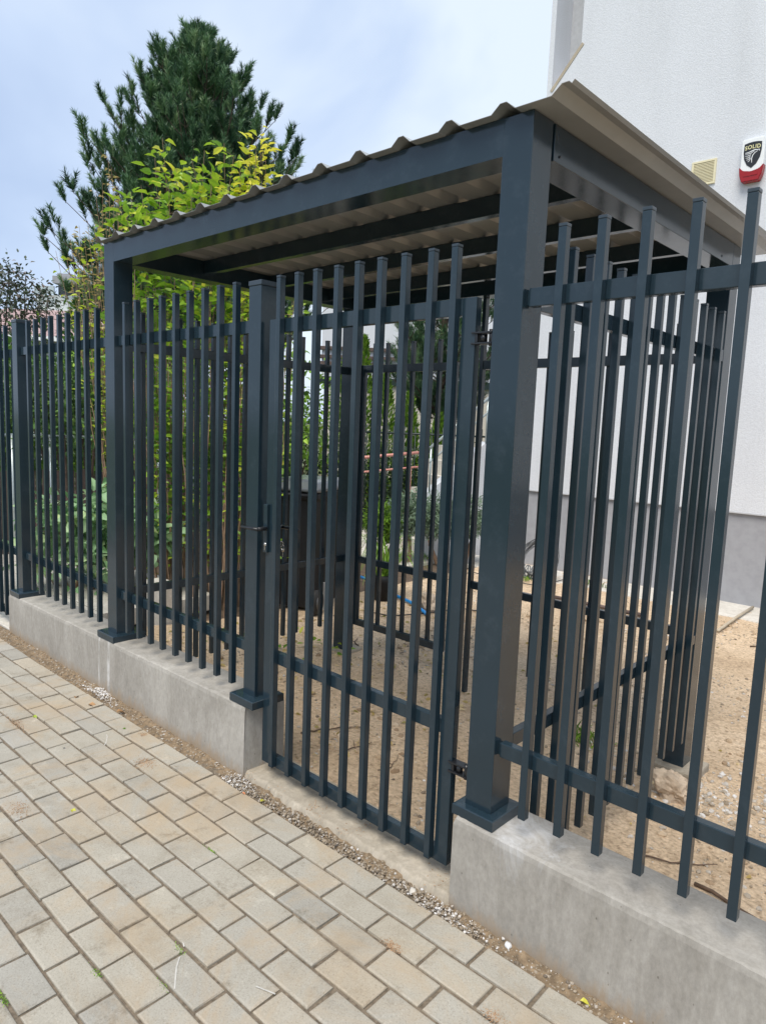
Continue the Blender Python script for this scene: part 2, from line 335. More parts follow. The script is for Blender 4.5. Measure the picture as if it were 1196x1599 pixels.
# pavement: every paver a bevelled block in one mesh
m = MB(); PX, PY = .2165, .1145
for r in range(52):
    for c in range(-30, 30):
        x = 2.740 + (c + (.5 if r % 2 else 0))*PX; y = -.113 - r*PY
        yy = y + SL*(x-2.8)
        if x < -4.6 or x > 7: continue
        if (Vector((x, y, 0))-Vector((3.95, -1.88, 0))).length > 10.5: continue
        jw, jh = random.uniform(.009, .0135), random.uniform(.009, .014)
        dz = random.gauss(0, .0012); a = random.gauss(0, .004); tx, ty = random.gauss(0, .006), random.gauss(0, .006)
        w2, h2 = (PX-jw)/2, (PY-jh)/2; be = .0045
        tint = min(1, max(0, random.gauss(.42, .14))) if random.random() > .08 else random.choice([.02, .9, .97])
        vs = []
        for (ww, hh, z) in ((w2, h2, -.03), (w2, h2, -.004), (w2-be*.35, h2-be*.35, -.0012), (w2-be, h2-be, 0)):
            for sx, sy in ((-1, -1), (1, -1), (1, 1), (-1, 1)):
                lx, ly = sx*ww+random.gauss(0, .0009), sy*hh+random.gauss(0, .0009)
                vs.append((x + lx*math.cos(a+SL)-ly*math.sin(a+SL), yy - .057 + lx*math.sin(a+SL)+ly*math.cos(a+SL), z+dz+lx*tx+ly*ty+random.gauss(0, .0004)))
        fs = [(k*4+i, k*4+(i+1) % 4, k*4+4+(i+1) % 4, k*4+4+i) for k in range(3) for i in range(4)]+[(12, 13, 14, 15)]
        m.add(vs, fs, False, tint+1e-4)
pv = tag(m.build('pavement', M['paver'], None, False), kind='structure')
grid('joint_sand', -4.8, 7.2, -6.2, -.03, .05, lambda x, y: -.0085+.003*noise.noise(Vector((x*9, y*9, 2)))-(.008 if y > yed(x) else 0), M['joint'])
# garden paving behind the far gate (pale slabs)
m = MB()
for i in range(9):
    for j in range(5):
        x = -1.55-.42*i; y = -.02+.36*j+.0
        m.box(x-.41, x, y, y+.35, -.16, -.012+random.gauss(0, .002), .006)
tag(m.build('garden_path', M['slab']), kind='structure')
m = MB()
for i in range(10):
    for j in range(5): m.box(-4.9+.52*i, -4.9+.52*i+.51, 4.75+.42*j if i < 6 else 5.55+.35*j*.4, 4.75+.42*j+.41 if i < 6 else 5.55+.35*j*.4+.135, -.3, -.165+random.gauss(0, .002), .006)
m.box(.32, 5, 5.62, 6.28, -.3, -.163, .006)
tag(m.build('concrete_walk', M['slab']), kind='structure')
# threshold strip
def lump(x0, x1, y0, y1, z0, z1, seed, amp, mat, name, nx=60, ny=14, par=None):
    V = []; 
    for j in range(ny+1):
        for i in range(nx+1):
            u, v = i/nx, j/ny; x = x0+(x1-x0)*u; y = y0+(y1-y0)*v
            fy = y0 + .012 - amp*1.2*max(0, noise.noise(Vector((x*4, seed, 0)))+.35) - amp*.8*noise.noise(Vector((x*16, seed, 4))) - amp*.5*noise.noise(Vector((x*60, seed, 4)))
            y = fy+(y1-fy)*v
            z = z1 + (z0-z1)*max(0, 1-v*11)**1.3 + amp*.12*noise.noise(Vector((x*12, y*12, seed))) + amp*.12*noise.noise(Vector((x*45, y*45, seed)))
            V.append((x, y, z))
    F = [(j*(nx+1)+i, j*(nx+1)+i+1, (j+1)*(nx+1)+i+1, (j+1)*(nx+1)+i) for j in range(ny) for i in range(nx)]
    return raw(name, V, F, mat, par, smooth=True)
tag(lump(1.436, 2.652, -.06, .19, -.02, .022, 3.3, .016, M['rough'], 'threshold_slab', 240, 50), kind='structure')

# ------------------------------------------------------------------ low concrete walls
def lowwall(x0, x1, za, zb, label):
    L = x1-x0; nx = int(L/.018)+1
    prof = [(-.047, -.1), (-.049, .0), (-.048, .5), (-.0475, .93), (-.044, .985), (-.036, 1.0), (.06, 1.004), (.17, 1.0), (.180, .985), (.184, .9), (.184, -.1)]
    V = []; F = []
    for i in range(nx+1):
        x = x0+L*i/nx; zt = za+(zb-za)*i/nx
        for k, (y, t) in enumerate(prof):
            z = t if t <= 0 else t*zt
            j = .0018*noise.noise(Vector((x*7, k*.9, z*6))) + (.004*max(0, noise.noise(Vector((x*23, k*.5, 1))))+.002*noise.noise(Vector((x*60, k, 1))) if 3 <= k <= 5 else 0)
            xx = x + (.0 if 0 < i < nx else (1 if i == 0 else -1)*(.006 if t > .95 else 0))
            V.append((xx, y+j, z+(j if k > 3 and k < 9 else 0)))
    n = len(prof)
    F = [(i*n+k, i*n+k+1, (i+1)*n+k+1, (i+1)*n+k) for i in range(nx) for k in range(n-1)]
    F += [tuple(range(n)), tuple(nx*n+k for k in range(n-1, -1, -1))]
    me = bpy.data.meshes.new('concrete_wall'); org = Vector(((x0+x1)/2, .07, 0))
    me.from_pydata(V, [], F); 
    bm = bmesh.new(); bm.from_mesh(me); bmesh.ops.recalc_face_normals(bm, faces=bm.faces); bm.to_mesh(me); bm.free()
    me.polygons.foreach_set('use_smooth', [False]*len(me.polygons))
    o = link('concrete_wall', me, M['wall']); return tag(o, label, 'low wall')
lowwall(-1.487, 1.443, .283, .336, 'long low concrete wall left of the gate carrying two fence bays')
lowwall(2.640, 7.0, .323, .325, 'low concrete wall right of the gate, nearest to the viewer')

# ------------------------------------------------------------------ fence pieces
def fillet(mb, *a): mb.box(*a, BV*.7); return mb
def picket_mesh(dx, dy, h):
    m = MB(); m.box(-dx, 0, 0, dy, 0, h-.010, .0018); return m.mesh('picket')
def cap_mesh(dx, dy, h):
    m = MB(); m.box(-dx-.0006, .0006, -.0006, dy+.0006, h-.0095, h, .0015); return m.mesh('end_cap')
PKH = {}
def pickets(parent, xs, y, z0, z1, dx=.0255, dy=.027, axis='x', caps=True):
    key = (round(dx, 4), round(dy, 4), round(z1-z0, 3))
    if key not in PKH:
        a = picket_mesh(dx, dy, z1-z0); a.materials.append(M['metal']); b = cap_mesh(dx, dy, z1-z0); b.materials.append(M['cap']); PKH[key] = (a, b)
    a, b = PKH[key]; ox, oy, oz = parent['_o']
    for x in xs:
        o = bpy.data.objects.new('picket', a); COL.objects.link(o); o.parent = parent
        if axis == 'x': o.location = (x-ox, y-oy, z0-oz)
        else: o.location = (y-ox, x-oy, z0-oz); 
        o.rotation_euler = (random.gauss(0, .0012), random.gauss(0, .0012), 0)
        if caps:
            c = bpy.data.objects.new('end_cap', b); COL.objects.link(c); c.parent = o
def rail(parent, x0, x1, y0, y1, z0, z1):
    m = MB(); m.box(x0, x1, y0, y1, z0, z1, BV); return m.build('rail', M['metal'], parent)
def bracket(parent, x0, x1, y0, y1, z0, z1):
    m = MB(); m.box(x0, x1, y0, y1, z0, z1, .001); return m.build('bracket', M['metal'], parent)
def front_bay(x0, x1, xs, zb, label, g):
    t = root('bar_fence', (x0, .03, zb), label, 'fence panel', g)
    for za, zc in ((2.020, 2.076), (.562, .612)):
        rail(t, x0+.008, x1-.008, .0225, .053, za, zc)
        bracket(t, x0+.0005, x0+.009, .027, .049, za+.005, zc-.005); bracket(t, x1-.009, x1-.0005, .027, .049, za+.005, zc-.005)
    pickets(t, xs, -.005, zb, 2.245)
    return t
G = 'front fence bays of vertical bars'
front_bay(-1.336, 0, [-.1104-.1282*k for k in range(9)], .372, 'dark bar fence bay between the far cap post and the shelter left post', G)
front_bay(.111, 1.3655, [.2508+.1282*k for k in range(9)], .388, 'dark bar fence bay under the shelter roof, left of the gate', G)
front_bay(2.7545, 5.32, [2.8859+.1272*k for k in range(19)], .398, 'dark bar fence bay right of the shelter, closest to the viewer', G)

def base_cover(par, x0, x1, y0, y1, px, py, z):
    m = MB(); h = .037
    # hollow sleeve: four sloping-top sides round the post
    a = [(x0-px, y0-py), (x1+px, y0-py), (x1+px, y1+py), (x0-px, y1+py)]; b = [(x0-.001, y0-.001), (x1+.001, y0-.001), (x1+.001, y1+.001), (x0-.001, y1+.001)]
    a2 = [(q[0]+(.003 if q[0] < x0 else -.003), q[1]+(.003 if q[1] < y0 else -.003)) for q in a]
    V = [(*q, z) for q in a]+[(*q, z+h-.003) for q in a]+[(*q, z+h) for q in a2]+[(*q, z+h+.002) for q in b]+[(*q, z) for q in b]
    F = [(k*4+i, k*4+(i+1) % 4, k*4+4+(i+1) % 4, k*4+4+i) for k in range(4) for i in range(4)]
    m.add(V, F); return m.build('base_cover', M['metal'], par)
def fence_post(x0, x1, zb, zt, label, g):
    t = root('fence_post', ((x0+x1)/2, .045, zb), label, 'post', g)
    m = MB(); m.box(x0, x1, 0, .09, zb-.005, zt-.022, BV); m.build('shaft', M['metal'], t)
    m = MB(); m.box(x0-.0025, x1+.0025, -.0025, .0925, zt-.022, zt, .003); m.build('post_cap', M['cap'], t)
    base_cover(t, x0, x1, 0, .09, .045, .045, zb); return t
G = 'square fence posts with flat caps'
fence_post(-1.424, -1.336, .284, 2.267, 'square dark post with flat cap at the far end of the low wall', G)
fence_post(1.3655, 1.453, .335, 2.238, 'blue grey square post with flat cap that takes the gate lock', G)
fence_post(5.32, 5.41, .325, 2.245, 'square dark post at the near right end of the fence', G)

# ------------------------------------------------------------------ gates
def gate(name, x0, x1, yf, xs, pitchz, zt, zm, zb, label, back=False):
    t = root(name, (x0, yf, zb[0]), label, 'gate', None)
    s = .057
    for a, b in ((x0, x0+s), (x1-s, x1)):
        m = MB(); m.box(a, b, yf, yf+.03, zb[0], zt[1], BV); m.build('stile', M['metal'], t)
    for za, zc in (zt, zm, zb):
        m = MB(); m.box(x0+s+.0003, x1-s-.0003, yf+.0004, yf+.0296, za, zc, BV*.8); m.build('rail', M['metal'], t)
    pickets(t, xs, (yf-.0275) if not back else yf+.031, pitchz[0], pitchz[1])
    return t
g = gate('metal_gate', 1.491, 2.572, .0175, [1.5999+.1141*k for k in range(9)], (.088, 2.238), (2.011, 2.068), (.564, .616), (.077, .128), 'dark vertical bar gate under the shelter roof with lever handle and key')
# hinges
for (u, v) in ((759, 528), (717, 1199)):
    p = ON(u, v, 'y', .03); z = p.z
    m = MB(); m.box(2.560, 2.640, .012, .044, z+.014, z+.020, .001); m.box(2.560, 2.640, .012, .044, z-.020, z-.014, .001)
    m.box(2.573, 2.583, .016, .040, z-.0135, z+.0135, .001); m.tube([(2.632, .024, z-.026), (2.632, .024, z+.026)], .008, 12); m.box(2.634, 2.652, .017, .037, z-.022, z+.022, .001)
    m.tube([(2.600, .028, z-.012), (2.600, .028, z+.012)], .012, 12)
    m.build('hinge', M['black'], g)
# lock
zl = 1.17
m = MB(); m.box(1.4895, 1.5165, .004, .0165, 1.06, 1.275, .002); lc = m.build('lock_plate', M['metal'], g)
m = MB(); m.tube([(1.512, .004, 1.168), (1.512, -.047, 1.168)], .009, 10); m.tube([(1.520, -.047, 1.168), (1.47, -.049, 1.168), (1.405, -.049, 1.167)], [.0075, .0075, .0075], 10)
lh = m.build('handle', M['black'], lc)
m = MB(); m.tube([(1.512, .050, 1.168), (1.512, .095, 1.168)], .009, 10); m.tube([(1.506, .095, 1.168), (1.56, .097, 1.168), (1.622, .097, 1.166)], .0085, 10); m.build('handle', M['black'], lc)
m = MB(); m.box(1.4925, 1.5285, .048, .056, 1.055, 1.285, .002); m.build('back_plate', M['metal'], lc)
m = MB(); m.tube([(1.505, .0, 1.096), (1.505, .06, 1.096)], .0075, 14); m.box(1.502, 1.508, .001, .059, 1.070, 1.096, .002); m.build('lock_cylinder', M['chrome'], lc)
kt = root('key', (1.512, .06, 1.09), 'silver key with a ring hanging from the gate lock', 'key')
m = MB(); m.tube([(1.512, .0605, 1.09), (1.512, .088, 1.09)], .003, 8); m.tube([(1.512, .088+.011*math.cos(a), 1.09+.011*math.sin(a)) for a in np.linspace(0, 2*math.pi, 17)], .0025, 6); m.build('bow', M['chrome'], kt)
m = MB(); m.tube([(1.512+.014*math.sin(a), .094, 1.075+.014*math.cos(a)) for a in np.linspace(0, 2*math.pi, 21)], .0012, 6); m.build('ring', M['chrome'], kt)
m = MB(); m.box(1.506, 1.518, .093, .0955, 1.03, 1.065, .001); m.tube([(1.512, .094, 1.07), (1.512, .094, 1.055)], .011, 10); m.build('tag', M['chrome'], kt)

# rear gate + panels of the shelter
gate('metal_gate', .13, 1.045, 1.925, [.262+.1245*k for k in range(6)], (.062, 2.235), (2.018, 2.074), (.562, .612), (.058, .110), 'rear bar gate at the back of the shelter, seen through the front bars', True)
t = root('bar_fence', (1.26, 1.94, .06), 'bar fence panel closing the right part of the shelter back', 'fence panel', 'shelter side and rear bar panels')
for za, zc in ((2.020, 2.076), (.562, .612)): rail(t, 1.262, 2.6435, 1.925, 1.955, za, zc)
pickets(t, [1.35+.1282*k for k in range(10)], 1.956, .062, 2.235)
t = root('bar_fence', (2.74, .113, .06), 'bar fence panel on the right side of the shelter running back from the big post', 'fence panel', 'shelter side and rear bar panels')
for za, zc in ((2.020, 2.076), (.562, .612)): rail(t, 2.722, 2.7535, .1135, 1.8595, za, zc)
pickets(t, [.137+.1215*k for k in range(1, 14)], 2.782, .062, 2.245, .0275, .0255, 'y')
t = root('bar_fence', (.06, .113, .06), 'bar fence panel on the left side of the shelter beside the green shrub', 'fence panel', 'shelter side and rear bar panels')
for za, zc in ((2.002, 2.057), (.562, .612)): rail(t, .050, .080, .1135, 1.8595, za, zc)
pickets(t, [.200+.122*k for k in range(13)], .0495, .062, 2.235, .0275, .0255, 'y')

# far left gate leading to the garden
gate('metal_gate', -2.62, -1.452, .0175, [-1.545-.118*k for k in range(9)], (.075, 2.235), (2.011, 2.068), (.564, .616), (.066, .118), 'far bar gate at the left edge over the pale garden path')
fence_post(-2.74, -2.652, .0, 2.26, 'square dark post beyond the far garden gate', G)
front_bay(-5.2, -2.74, [-2.86-.128*k for k in range(18)], .2, 'farthest dark bar fence bay beyond the garden gate', 'front fence bays of vertical bars')

# ------------------------------------------------------------------ shelter
sh = root('bin_shelter', (1.4, 1., 0), 'dark grey steel shelter with ribbed sheet roof over the gate and fence', 'shelter')
for (x0, x1, y0, y1, zb, px) in ((0, .111, 0, .113, .313, .045), (2.6505, 2.7545, 0, .113, .324, .031)):
    m = MB(); m.box(x0, x1, y0, y1, zb-.002, 2.586, BV); p = m.build('post', M['metal'], sh)
    base_cover(p, x0, x1, y0, y1, px, px, zb).name = 'base_cover'
    bpy.data.objects
for (x0, x1) in ((0, .111), (2.6445, 2.7545)):
    m = MB(); m.box(x0, x1, 1.86, 1.97, -.3, 2.474, BV); p = m.build('post', M['metal'], sh)
m = MB(); m.box(1.235, 1.2615, 1.92, 1.957, -.3, 2.4735, BV*.7); m.build('post', M['metal'], sh)
m = MB(); m.box(.1105, 2.651, .0003, .1127, 2.4742, 2.5858); m.build('beam', M['metal'], sh)
m = MB(); m.box(0, 2.7545, 1.86, 1.97, 2.4742, 2.586, BV*.5); m.build('beam', M['metal'], sh)
for x0, x1 in ((0, .111), (2.6445, 2.7545)):
    m = MB(); m.box(x0, x1, .125, 1.8595, 2.4765, 2.5855, BV); m.build('beam', M['metal'], sh)
for y in (.573, 1.075, 1.60): 
    m = MB(); m.box(.1115, 2.644, y, y+.04, 2.508, 2.5858, BV*.7); m.build('purlin', M['metal'], sh)
# roof sheet
prof = [(-.035, 0)]
for k in range(15):
    c = .000+.2052*k
    prof += [(c-.042, 0), (c-.011, .025), (c+.011, .025)]
    if k < 14: prof += [(c+.042, 0)]
prof = [q for q in prof if q[0] >= -.035]
prof = [(-.035, .006), (-.011, .025), (.011, .025), (.042, 0)] + [q for q in prof if q[0] > .05]
prof += [(2.893, .017), (2.902, .026)]
ys = [-.036, .02, .3, .6, .9, 1.2, 1.5, 1.8, 2.16]
V = [(x, y, 2.5875+z+.0006*noise.noise(Vector((x*5, y*5, 0)))) for y in ys for x, z in prof]; n = len(prof)
F = [(j*n+i, j*n+i+1, (j+1)*n+i+1, (j+1)*n+i) for j in range(len(ys)-1) for i in range(n-1)]
o = raw('roof_sheet', V, F, M['sheet'], sh, org=sh['_o'])
md = o.modifiers.new('thickness', 'SOLIDIFY'); md.thickness = .0015; md.offset = 1
# screws in the purlins seen from the side
m = MB()
for y in (.16, .9, 1.7):
    m.tube([(2.7545, y, 2.497), (2.7575, y, 2.497)], .004, 8)
m.build('screw', M['black'], sh)
# concrete footing round rear right post and rock
m = MB(); m.box(2.60, 2.84, 1.80, 2.03, -.4, -.125, .012); tag(m.build('footing', M['rough']), 'pale concrete block footing round the rear right shelter post', 'footing')
m = MB(); m.box(-.06, .17, 1.80, 2.03, -.4, -.148, .012); tag(m.build('footing', M['rough']), 'flat concrete footing round the rear left shelter post', 'footing')
def rock(name, loc, r, sq, mat, label, cat, seed=1, sub=3, rz=0):
    bm = bmesh.new(); bmesh.ops.create_icosphere(bm, subdivisions=sub, radius=1)
    for v in bm.verts:
        c = v.co.copy(); q = c*1.2+Vector((seed*3.1, 0, seed))
        cell = noise.voronoi(q*1.1)[0][0]
        k = 1 + .35*noise.noise(q) - .30*cell + .10*noise.noise(q*4) + .10*abs(noise.noise(q*9)) - .12*noise.voronoi(q*3)[0][0]
        v.co = Vector((c.x*sq[0], c.y*sq[1], c.z*sq[2]))*k*r
    me = bpy.data.meshes.new(name); bm.to_mesh(me); bm.free(); o = link(name, me, mat, None, loc); o.rotation_euler = (0, .2, rz)
    return tag(o, label, cat)
rock('rock', (2.83, 1.50, -.075), .098, (1.1, .8, 1.0), M['stone'], 'cream jagged rock lying beside the rear right footing', 'rock', 2, 4)
rock('rock', tuple(ON(668, 940, 'z', -.09)), .13, (1.3, .9, .8), M['stone'], 'brown lump of stone on the soil behind the gate', 'rock', 5)
rock('rock', tuple(ON(645, 1392, 'z', .0)), .02, (1, .9, .7), M['slab'], 'small grey stone in the sand before the gate sill', 'stone', 8, 2)
rock('rock', tuple(ON(793, 1476, 'z', .0)), .015, (1, .9, .7), M['whitemat'], 'small white stone in the gap by the right wall', 'stone', 9, 2)

# ------------------------------------------------------------------ gravel, litter, twigs
def scatter_pebbles(name, n, fn, rmin, rmax, label=None, mat='pebble', pale=0.):
    bm = bmesh.new(); bmesh.ops.create_icosphere(bm, subdivisions=1, radius=1); bm.verts.ensure_lookup_table()
    base = np.array([v.co[:] for v in bm.verts]); F0 = np.array([[v.index for v in f.verts] for f in bm.faces]); bm.free()
    V = []; F = []; T = []
    for i in range(n):
        x, y, z = fn(); r = rmin+(rmax-rmin)*random.random()**3
        a = Matrix.Rotation(random.random()*6.28, 3, 'Z') @ Matrix.Rotation(random.random()*.6, 3, 'X')
        b = base*np.array([1, random.uniform(.6, 1), random.uniform(.4, .8)])*(1+rng.normal(0, .12, (len(base), 1)))
        b = b @ np.array(a).T*r+np.array([x, y, z+r*.2]); F.append(F0+len(base)*i); V.append(b); T += [min(1, max(0.001, random.gauss(.4+pale, .25)))]*len(base)
    o = raw(name, np.vstack(V), np.vstack(F), M[mat], tint=T)
    return tag(o, label, None, None, 'stuff')
def stripz(x, y):
    return -.012+.012*noise.noise(Vector((x*9, y*9, 8)))+.009*noise.noise(Vector((x*31, y*31, 2)))+.004*noise.noise(Vector((x*80, y*80, 2)))+.010*max(0, 1-abs(y+.05)/.04)
o = grid('gap_soil', -1.7, 5.6, -.21, -.044, .0095, lambda x, y: stripz(x, y) if y > yed(x)-.002 else -.035, M['gapsoil'])
def strip():
    x = random.uniform(-1.6, 5.5); y = random.uniform(yed(x), -.052); return x, y, stripz(x, y)
scatter_pebbles('gravel', 5200, strip, .0012, .0075, 'fine gravel and soil crumbs in the gap between pavers and low wall')
def gatestrip():
    x = random.uniform(1.40, 2.80); return x, random.uniform(yed(x)-.003, -.065), random.uniform(-.012, .004)
scatter_pebbles('gravel', 2400, gatestrip, .0012, .008, 'sand and stone crumbs in front of the gate sill')
def wl():
    x = random.gauss(.06, .10); return x, random.uniform(-.12, -.052), -.008+max(0, .02-abs(x-.06)*.2)
scatter_pebbles('lime_crumbs', 420, wl, .002, .008, 'white mortar crumbs under the pale run on the left wall', 'pebble', .6)
def wl2():
    x = random.choice([random.gauss(1.47, .05), random.gauss(2.66, .09)]); return x, random.uniform(-.135, -.055), random.uniform(-.01, .01)
scatter_pebbles('lime_crumbs', 500, wl2, .002, .007, 'white mortar crumbs at both ends of the gate sill', 'pebble', .55)
def yardp():
    while 1:
        x, y = random.uniform(-1, 4.5), random.uniform(.2, 5.5)
        if noise.noise(Vector((x*1.3, y*1.3, 5))) > -.12+random.random()*.3: return x, y, hz(x, y)
scatter_pebbles('gravel', 6500, yardp, .003, .014, 'stones and crumbs strewn over the sandy yard', 'pebble', .12)
def near(): # rubble 
    x, y = random.gauss(2.95, .3), random.gauss(1.7, .25); return x, max(.3, y), hz(x, max(.3, y))
scatter_pebbles('rubble', 900, near, .004, .020, 'pale rubble round the rear right footing', 'pebble', .35)
def sillp():
    x = random.uniform(1.46, 2.63); y = random.uniform(-.06, .17)
    if noise.noise(Vector((x*6, y*6, 1))) < random.random()*.5-.1: return x, y, -.05
    return x, y, .022
scatter_pebbles('sand_patch', 3500, sillp, .0008, .0035, 'brown sand scattered over the concrete gate sill', 'dirt', .1)
def clod():
    while 1:
        x, y = random.uniform(-1, 4.6), random.uniform(.22, 5.4)
        if noise.noise(Vector((x*1.1, y*1.1, 9))) > .02+random.random()*.25: return x, y, hz(x, y)-.004
scatter_pebbles('clods', 1500, clod, .006, .032, 'clods of dry brown earth lying in patches on the yard', 'clod', .0)
def leaf_tpl(l=1., w=.5, fold=.12, curl=.15):
    # base, sides, mid, tip
    P = np.array([(0, 0, 0), (.3*l, w*.42, fold*.8), (.3*l, 0, 0), (.3*l, -w*.42, fold*.8), (.65*l, w*.36, fold*.7-curl*.4), (.65*l, 0, -curl*.4), (.65*l, -w*.36, fold*.7-curl*.4), (l, 0, -curl)])
    F = [(0, 2, 1), (0, 3, 2), (1, 2, 5, 4), (2, 3, 6, 5), (4, 5, 7), (5, 6, 7)]
    return P, F
def leaf_cloud(name, pts, dirs, size, mat, parent=None, tints=None, w=.5, curl=.2, fold=.12, label=None):
    P, F = leaf_tpl(1, w, fold, curl); V = []; FF = []; T = []
    for i, (p, d) in enumerate(zip(pts, dirs)):
        d = Vector(d).normalized(); q = d.to_track_quat('X', 'Z') @ Quaternion((1, 0, 0), random.gauss(0, .6))
        s = size*random.uniform(.6, 1.25); mq = np.array(q.to_matrix()); V.append((P*s*np.array([1, random.uniform(.8, 1.15), random.uniform(.4, 1.6)])) @ mq.T+np.array(p)); b = i*8
        FF += [tuple(b+k for k in f) for f in F]; T += [tints[i] if tints is not None else random.random()]*8
    org = parent['_o'] if parent is not None else (0, 0, 0)
    return raw(name, np.vstack(V), FF, M[mat], parent, T, org)
def litter(name, n, fn, size, mat, label):
    pts = []; ds = []
    for i in range(n):
        pts.append(fn()); a = random.random()*6.28; ds.append((math.cos(a), math.sin(a), random.gauss(0, .25)))
    return tag(leaf_cloud(name, pts, ds, size, mat, None, None, .6, .3, .2), label, None, None, 'stuff')
def lf():
    x = random.uniform(-1.1, 1.6); y = random.uniform(.25, 3.6); return x, y, hz(x, y)+.006
litter('leaf_litter', 420, lf, .045, 'autumn', 'fallen pale leaves on the soil left of the gate')
def lf2():
    x = random.uniform(-3, 4.6); y = random.uniform(.25, 5.4); return x, y, hz(x, y)+.004
litter('leaf_litter', 330, lf2, .025, 'autumn', 'scattered dry leaf scraps over the yard')
def twig(p0, L, a, r, label, seg=9):
    pts = []; x, y = p0
    for i in range(seg):
        pts.append((x, y, hz(x, y)+r+.003+.012*max(0, noise.noise(Vector((i*.7, L, 0)))))); a += random.gauss(0, .28); x += L/seg*math.cos(a); y += L/seg*math.sin(a)
    m = MB(); m.tube(pts, [r*(1-.7*i/seg) for i in range(seg)], 6)
    k = seg//2; q = Vector(pts[k]); m.tube([q, q+Vector((math.cos(a+.8)*L*.2, math.sin(a+.8)*L*.2, .008))], r*.5, 5)
    me = m.mesh('twig', pts[0]); o = link('twig', me, M['twig'], None, pts[0]); return tag(o, label, 'twig', 'twigs on the yard soil')
for p, L, a, r, lb in [(ON(1000, 1330, 'z', -.06).xy, .35, .1, .004, 'thin twig on the soil behind the near right bars'),
    (ON(1085, 1372, 'z', -.05).xy, .62, .0, .008, 'thick crooked dark root lying close behind the right wall'),
    (ON(470, 1150, 'z', -.05).xy, .42, .9, .005, 'dark twig behind the left half of the gate'),
    (ON(530, 1185, 'z', -.05).xy, .30, 2.4, .004, 'bent twig with dry leaf behind the gate middle'),
    (ON(590, 1205, 'z', -.05).xy, .25, .7, .003, 'short twig behind the right half of the gate'),
    (ON(560, 1010, 'z', -.16).xy, .25, 2.2, .007, 'pale stick near the rear gate'),
    (ON(1170, 1010, 'z', -.17).xy, .5, .5, .006, 'long stick by the concrete walk at the house')]:
    twig(tuple(p), L, a, r, lb)
# leaves and marks on the pavers
def one_leaf(u, v, s, mat, label, tint=.6, a=0., lift=.001):
    p = ON(u, v, 'z', lift); P, F = leaf_tpl(1, .7, .25, .35); q = Matrix.Rotation(a, 3, 'Z')
    V = (P*s) @ np.array(q).T; o = raw('fallen_leaf', V, F, M[mat], None, [tint]*8); o.location = p
    return tag(o, label, 'leaf', 'leaves fallen on the pavers')
one_leaf(138, 1100, .055, 'dead', 'curled tan leaf standing against the left wall foot', .5, .6, .006)
one_leaf(118, 1090, .040, 'dead', 'small brown leaf beside the curled tan leaf', .3, 2.4, .004)
one_leaf(182, 1112, .050, 'dead', 'orange brown leaf in the gap by the left wall', .5, 1.4, .006)
one_leaf(52, 1118, .035, 'yellowleaf', 'pale green leaf on the pavers at the left edge', .3, .2)
one_leaf(192, 1138, .022, 'shrubleaf', 'tiny green leaf on the pale paver near the left wall', .2, 1.)
one_leaf(112, 1264, .032, 'yellowleaf', 'small yellow leaf on the pavers in the left middle', .8, .1)
one_leaf(407, 1252, .030, 'yellowleaf', 'upright yellow leaf in the sand by the gate sill', .9, 1.7, .004)
one_leaf(378, 1238, .020, 'flesh', 'orange chip by the corner of the left wall', .9, .4, .004)
one_leaf(905, 1562, .030, 'yellowleaf', 'yellow leaf in the gap below the right wall', .9, .4, .002)
one_leaf(99, 1168, .018, 'black', 'dark crumb on a paver in the left part', .9, .4, .002)
def sand_patch(u, v, rx, ry, label, n=500, pale=.05):
    c = ON(u, v, 'z', 0)
    def f():
        return c.x+random.gauss(0, rx), c.y+random.gauss(0, ry), -.0005
    o = scatter_pebbles('sand_patch', n, f, .0006, .0028, label, 'dirt', pale)
M['dirt'] = tinted('spilled brown sand', [(0, (.22, .13, .07)), (.5, (.38, .24, .14)), (1, (.5, .38, .26))], .95, 0, False)
sand_patch(228, 1192, .03, .022, 'brown spilled soil patch on a paver by the left wall', 900)
sand_patch(25, 1130, .07, .016, 'orange brown sand smear at the left edge', 800)
sand_patch(30, 1262, .04, .02, 'brown stain of sand on the left pavers', 500)
sand_patch(612, 1478, .018, .010, 'small tan sand patch on the pavers below the gate', 500)
sand_patch(773, 1588, .022, .012, 'rust brown sand patch at the lower edge', 600)
sand_patch(225, 1147, .012, .01, 'small brown crumbs on the paver beside the left wall', 200)
# joint moss
mo = []
for u, v in ((278, 1482), (252, 1538), (4, 1560), (150, 1520), (330, 1330)):
    c = ON(u, v, 'z', -.002)
    for i in range(90): mo.append((c.x+random.gauss(0, .018), c.y+random.gauss(0, .005), -.003))
tag(leaf_cloud('moss', mo, [(random.gauss(0, 1), random.gauss(0, 1), 1.2) for _ in mo], .006, 'thuja'), 'tiny moss tufts in the paver joints', None, None, 'stuff')
m = MB()
for pts in (((284, 1460), (286, 1470), (288, 1478)), ((281, 1494), (276, 1510), (274, 1530), (273, 1544)), ((165, 1142), (168, 1150), (166, 1160), (160, 1168)), ((400, 1540), (430, 1552))):
    q = [ON(u, v, 'z', .0012) for u, v in pts]
    for a, b in zip(q, q[1:]):
        d = (b-a).normalized(); s = Vector((-d.y, d.x, 0))*.0022; m.add([a-s, b-s, b+s, a+s], [(0, 1, 2, 3)])
o = m.build('chalk_mark', simple('chalk', (.52, .50, .46), .9, 0, .2, 60), pv)

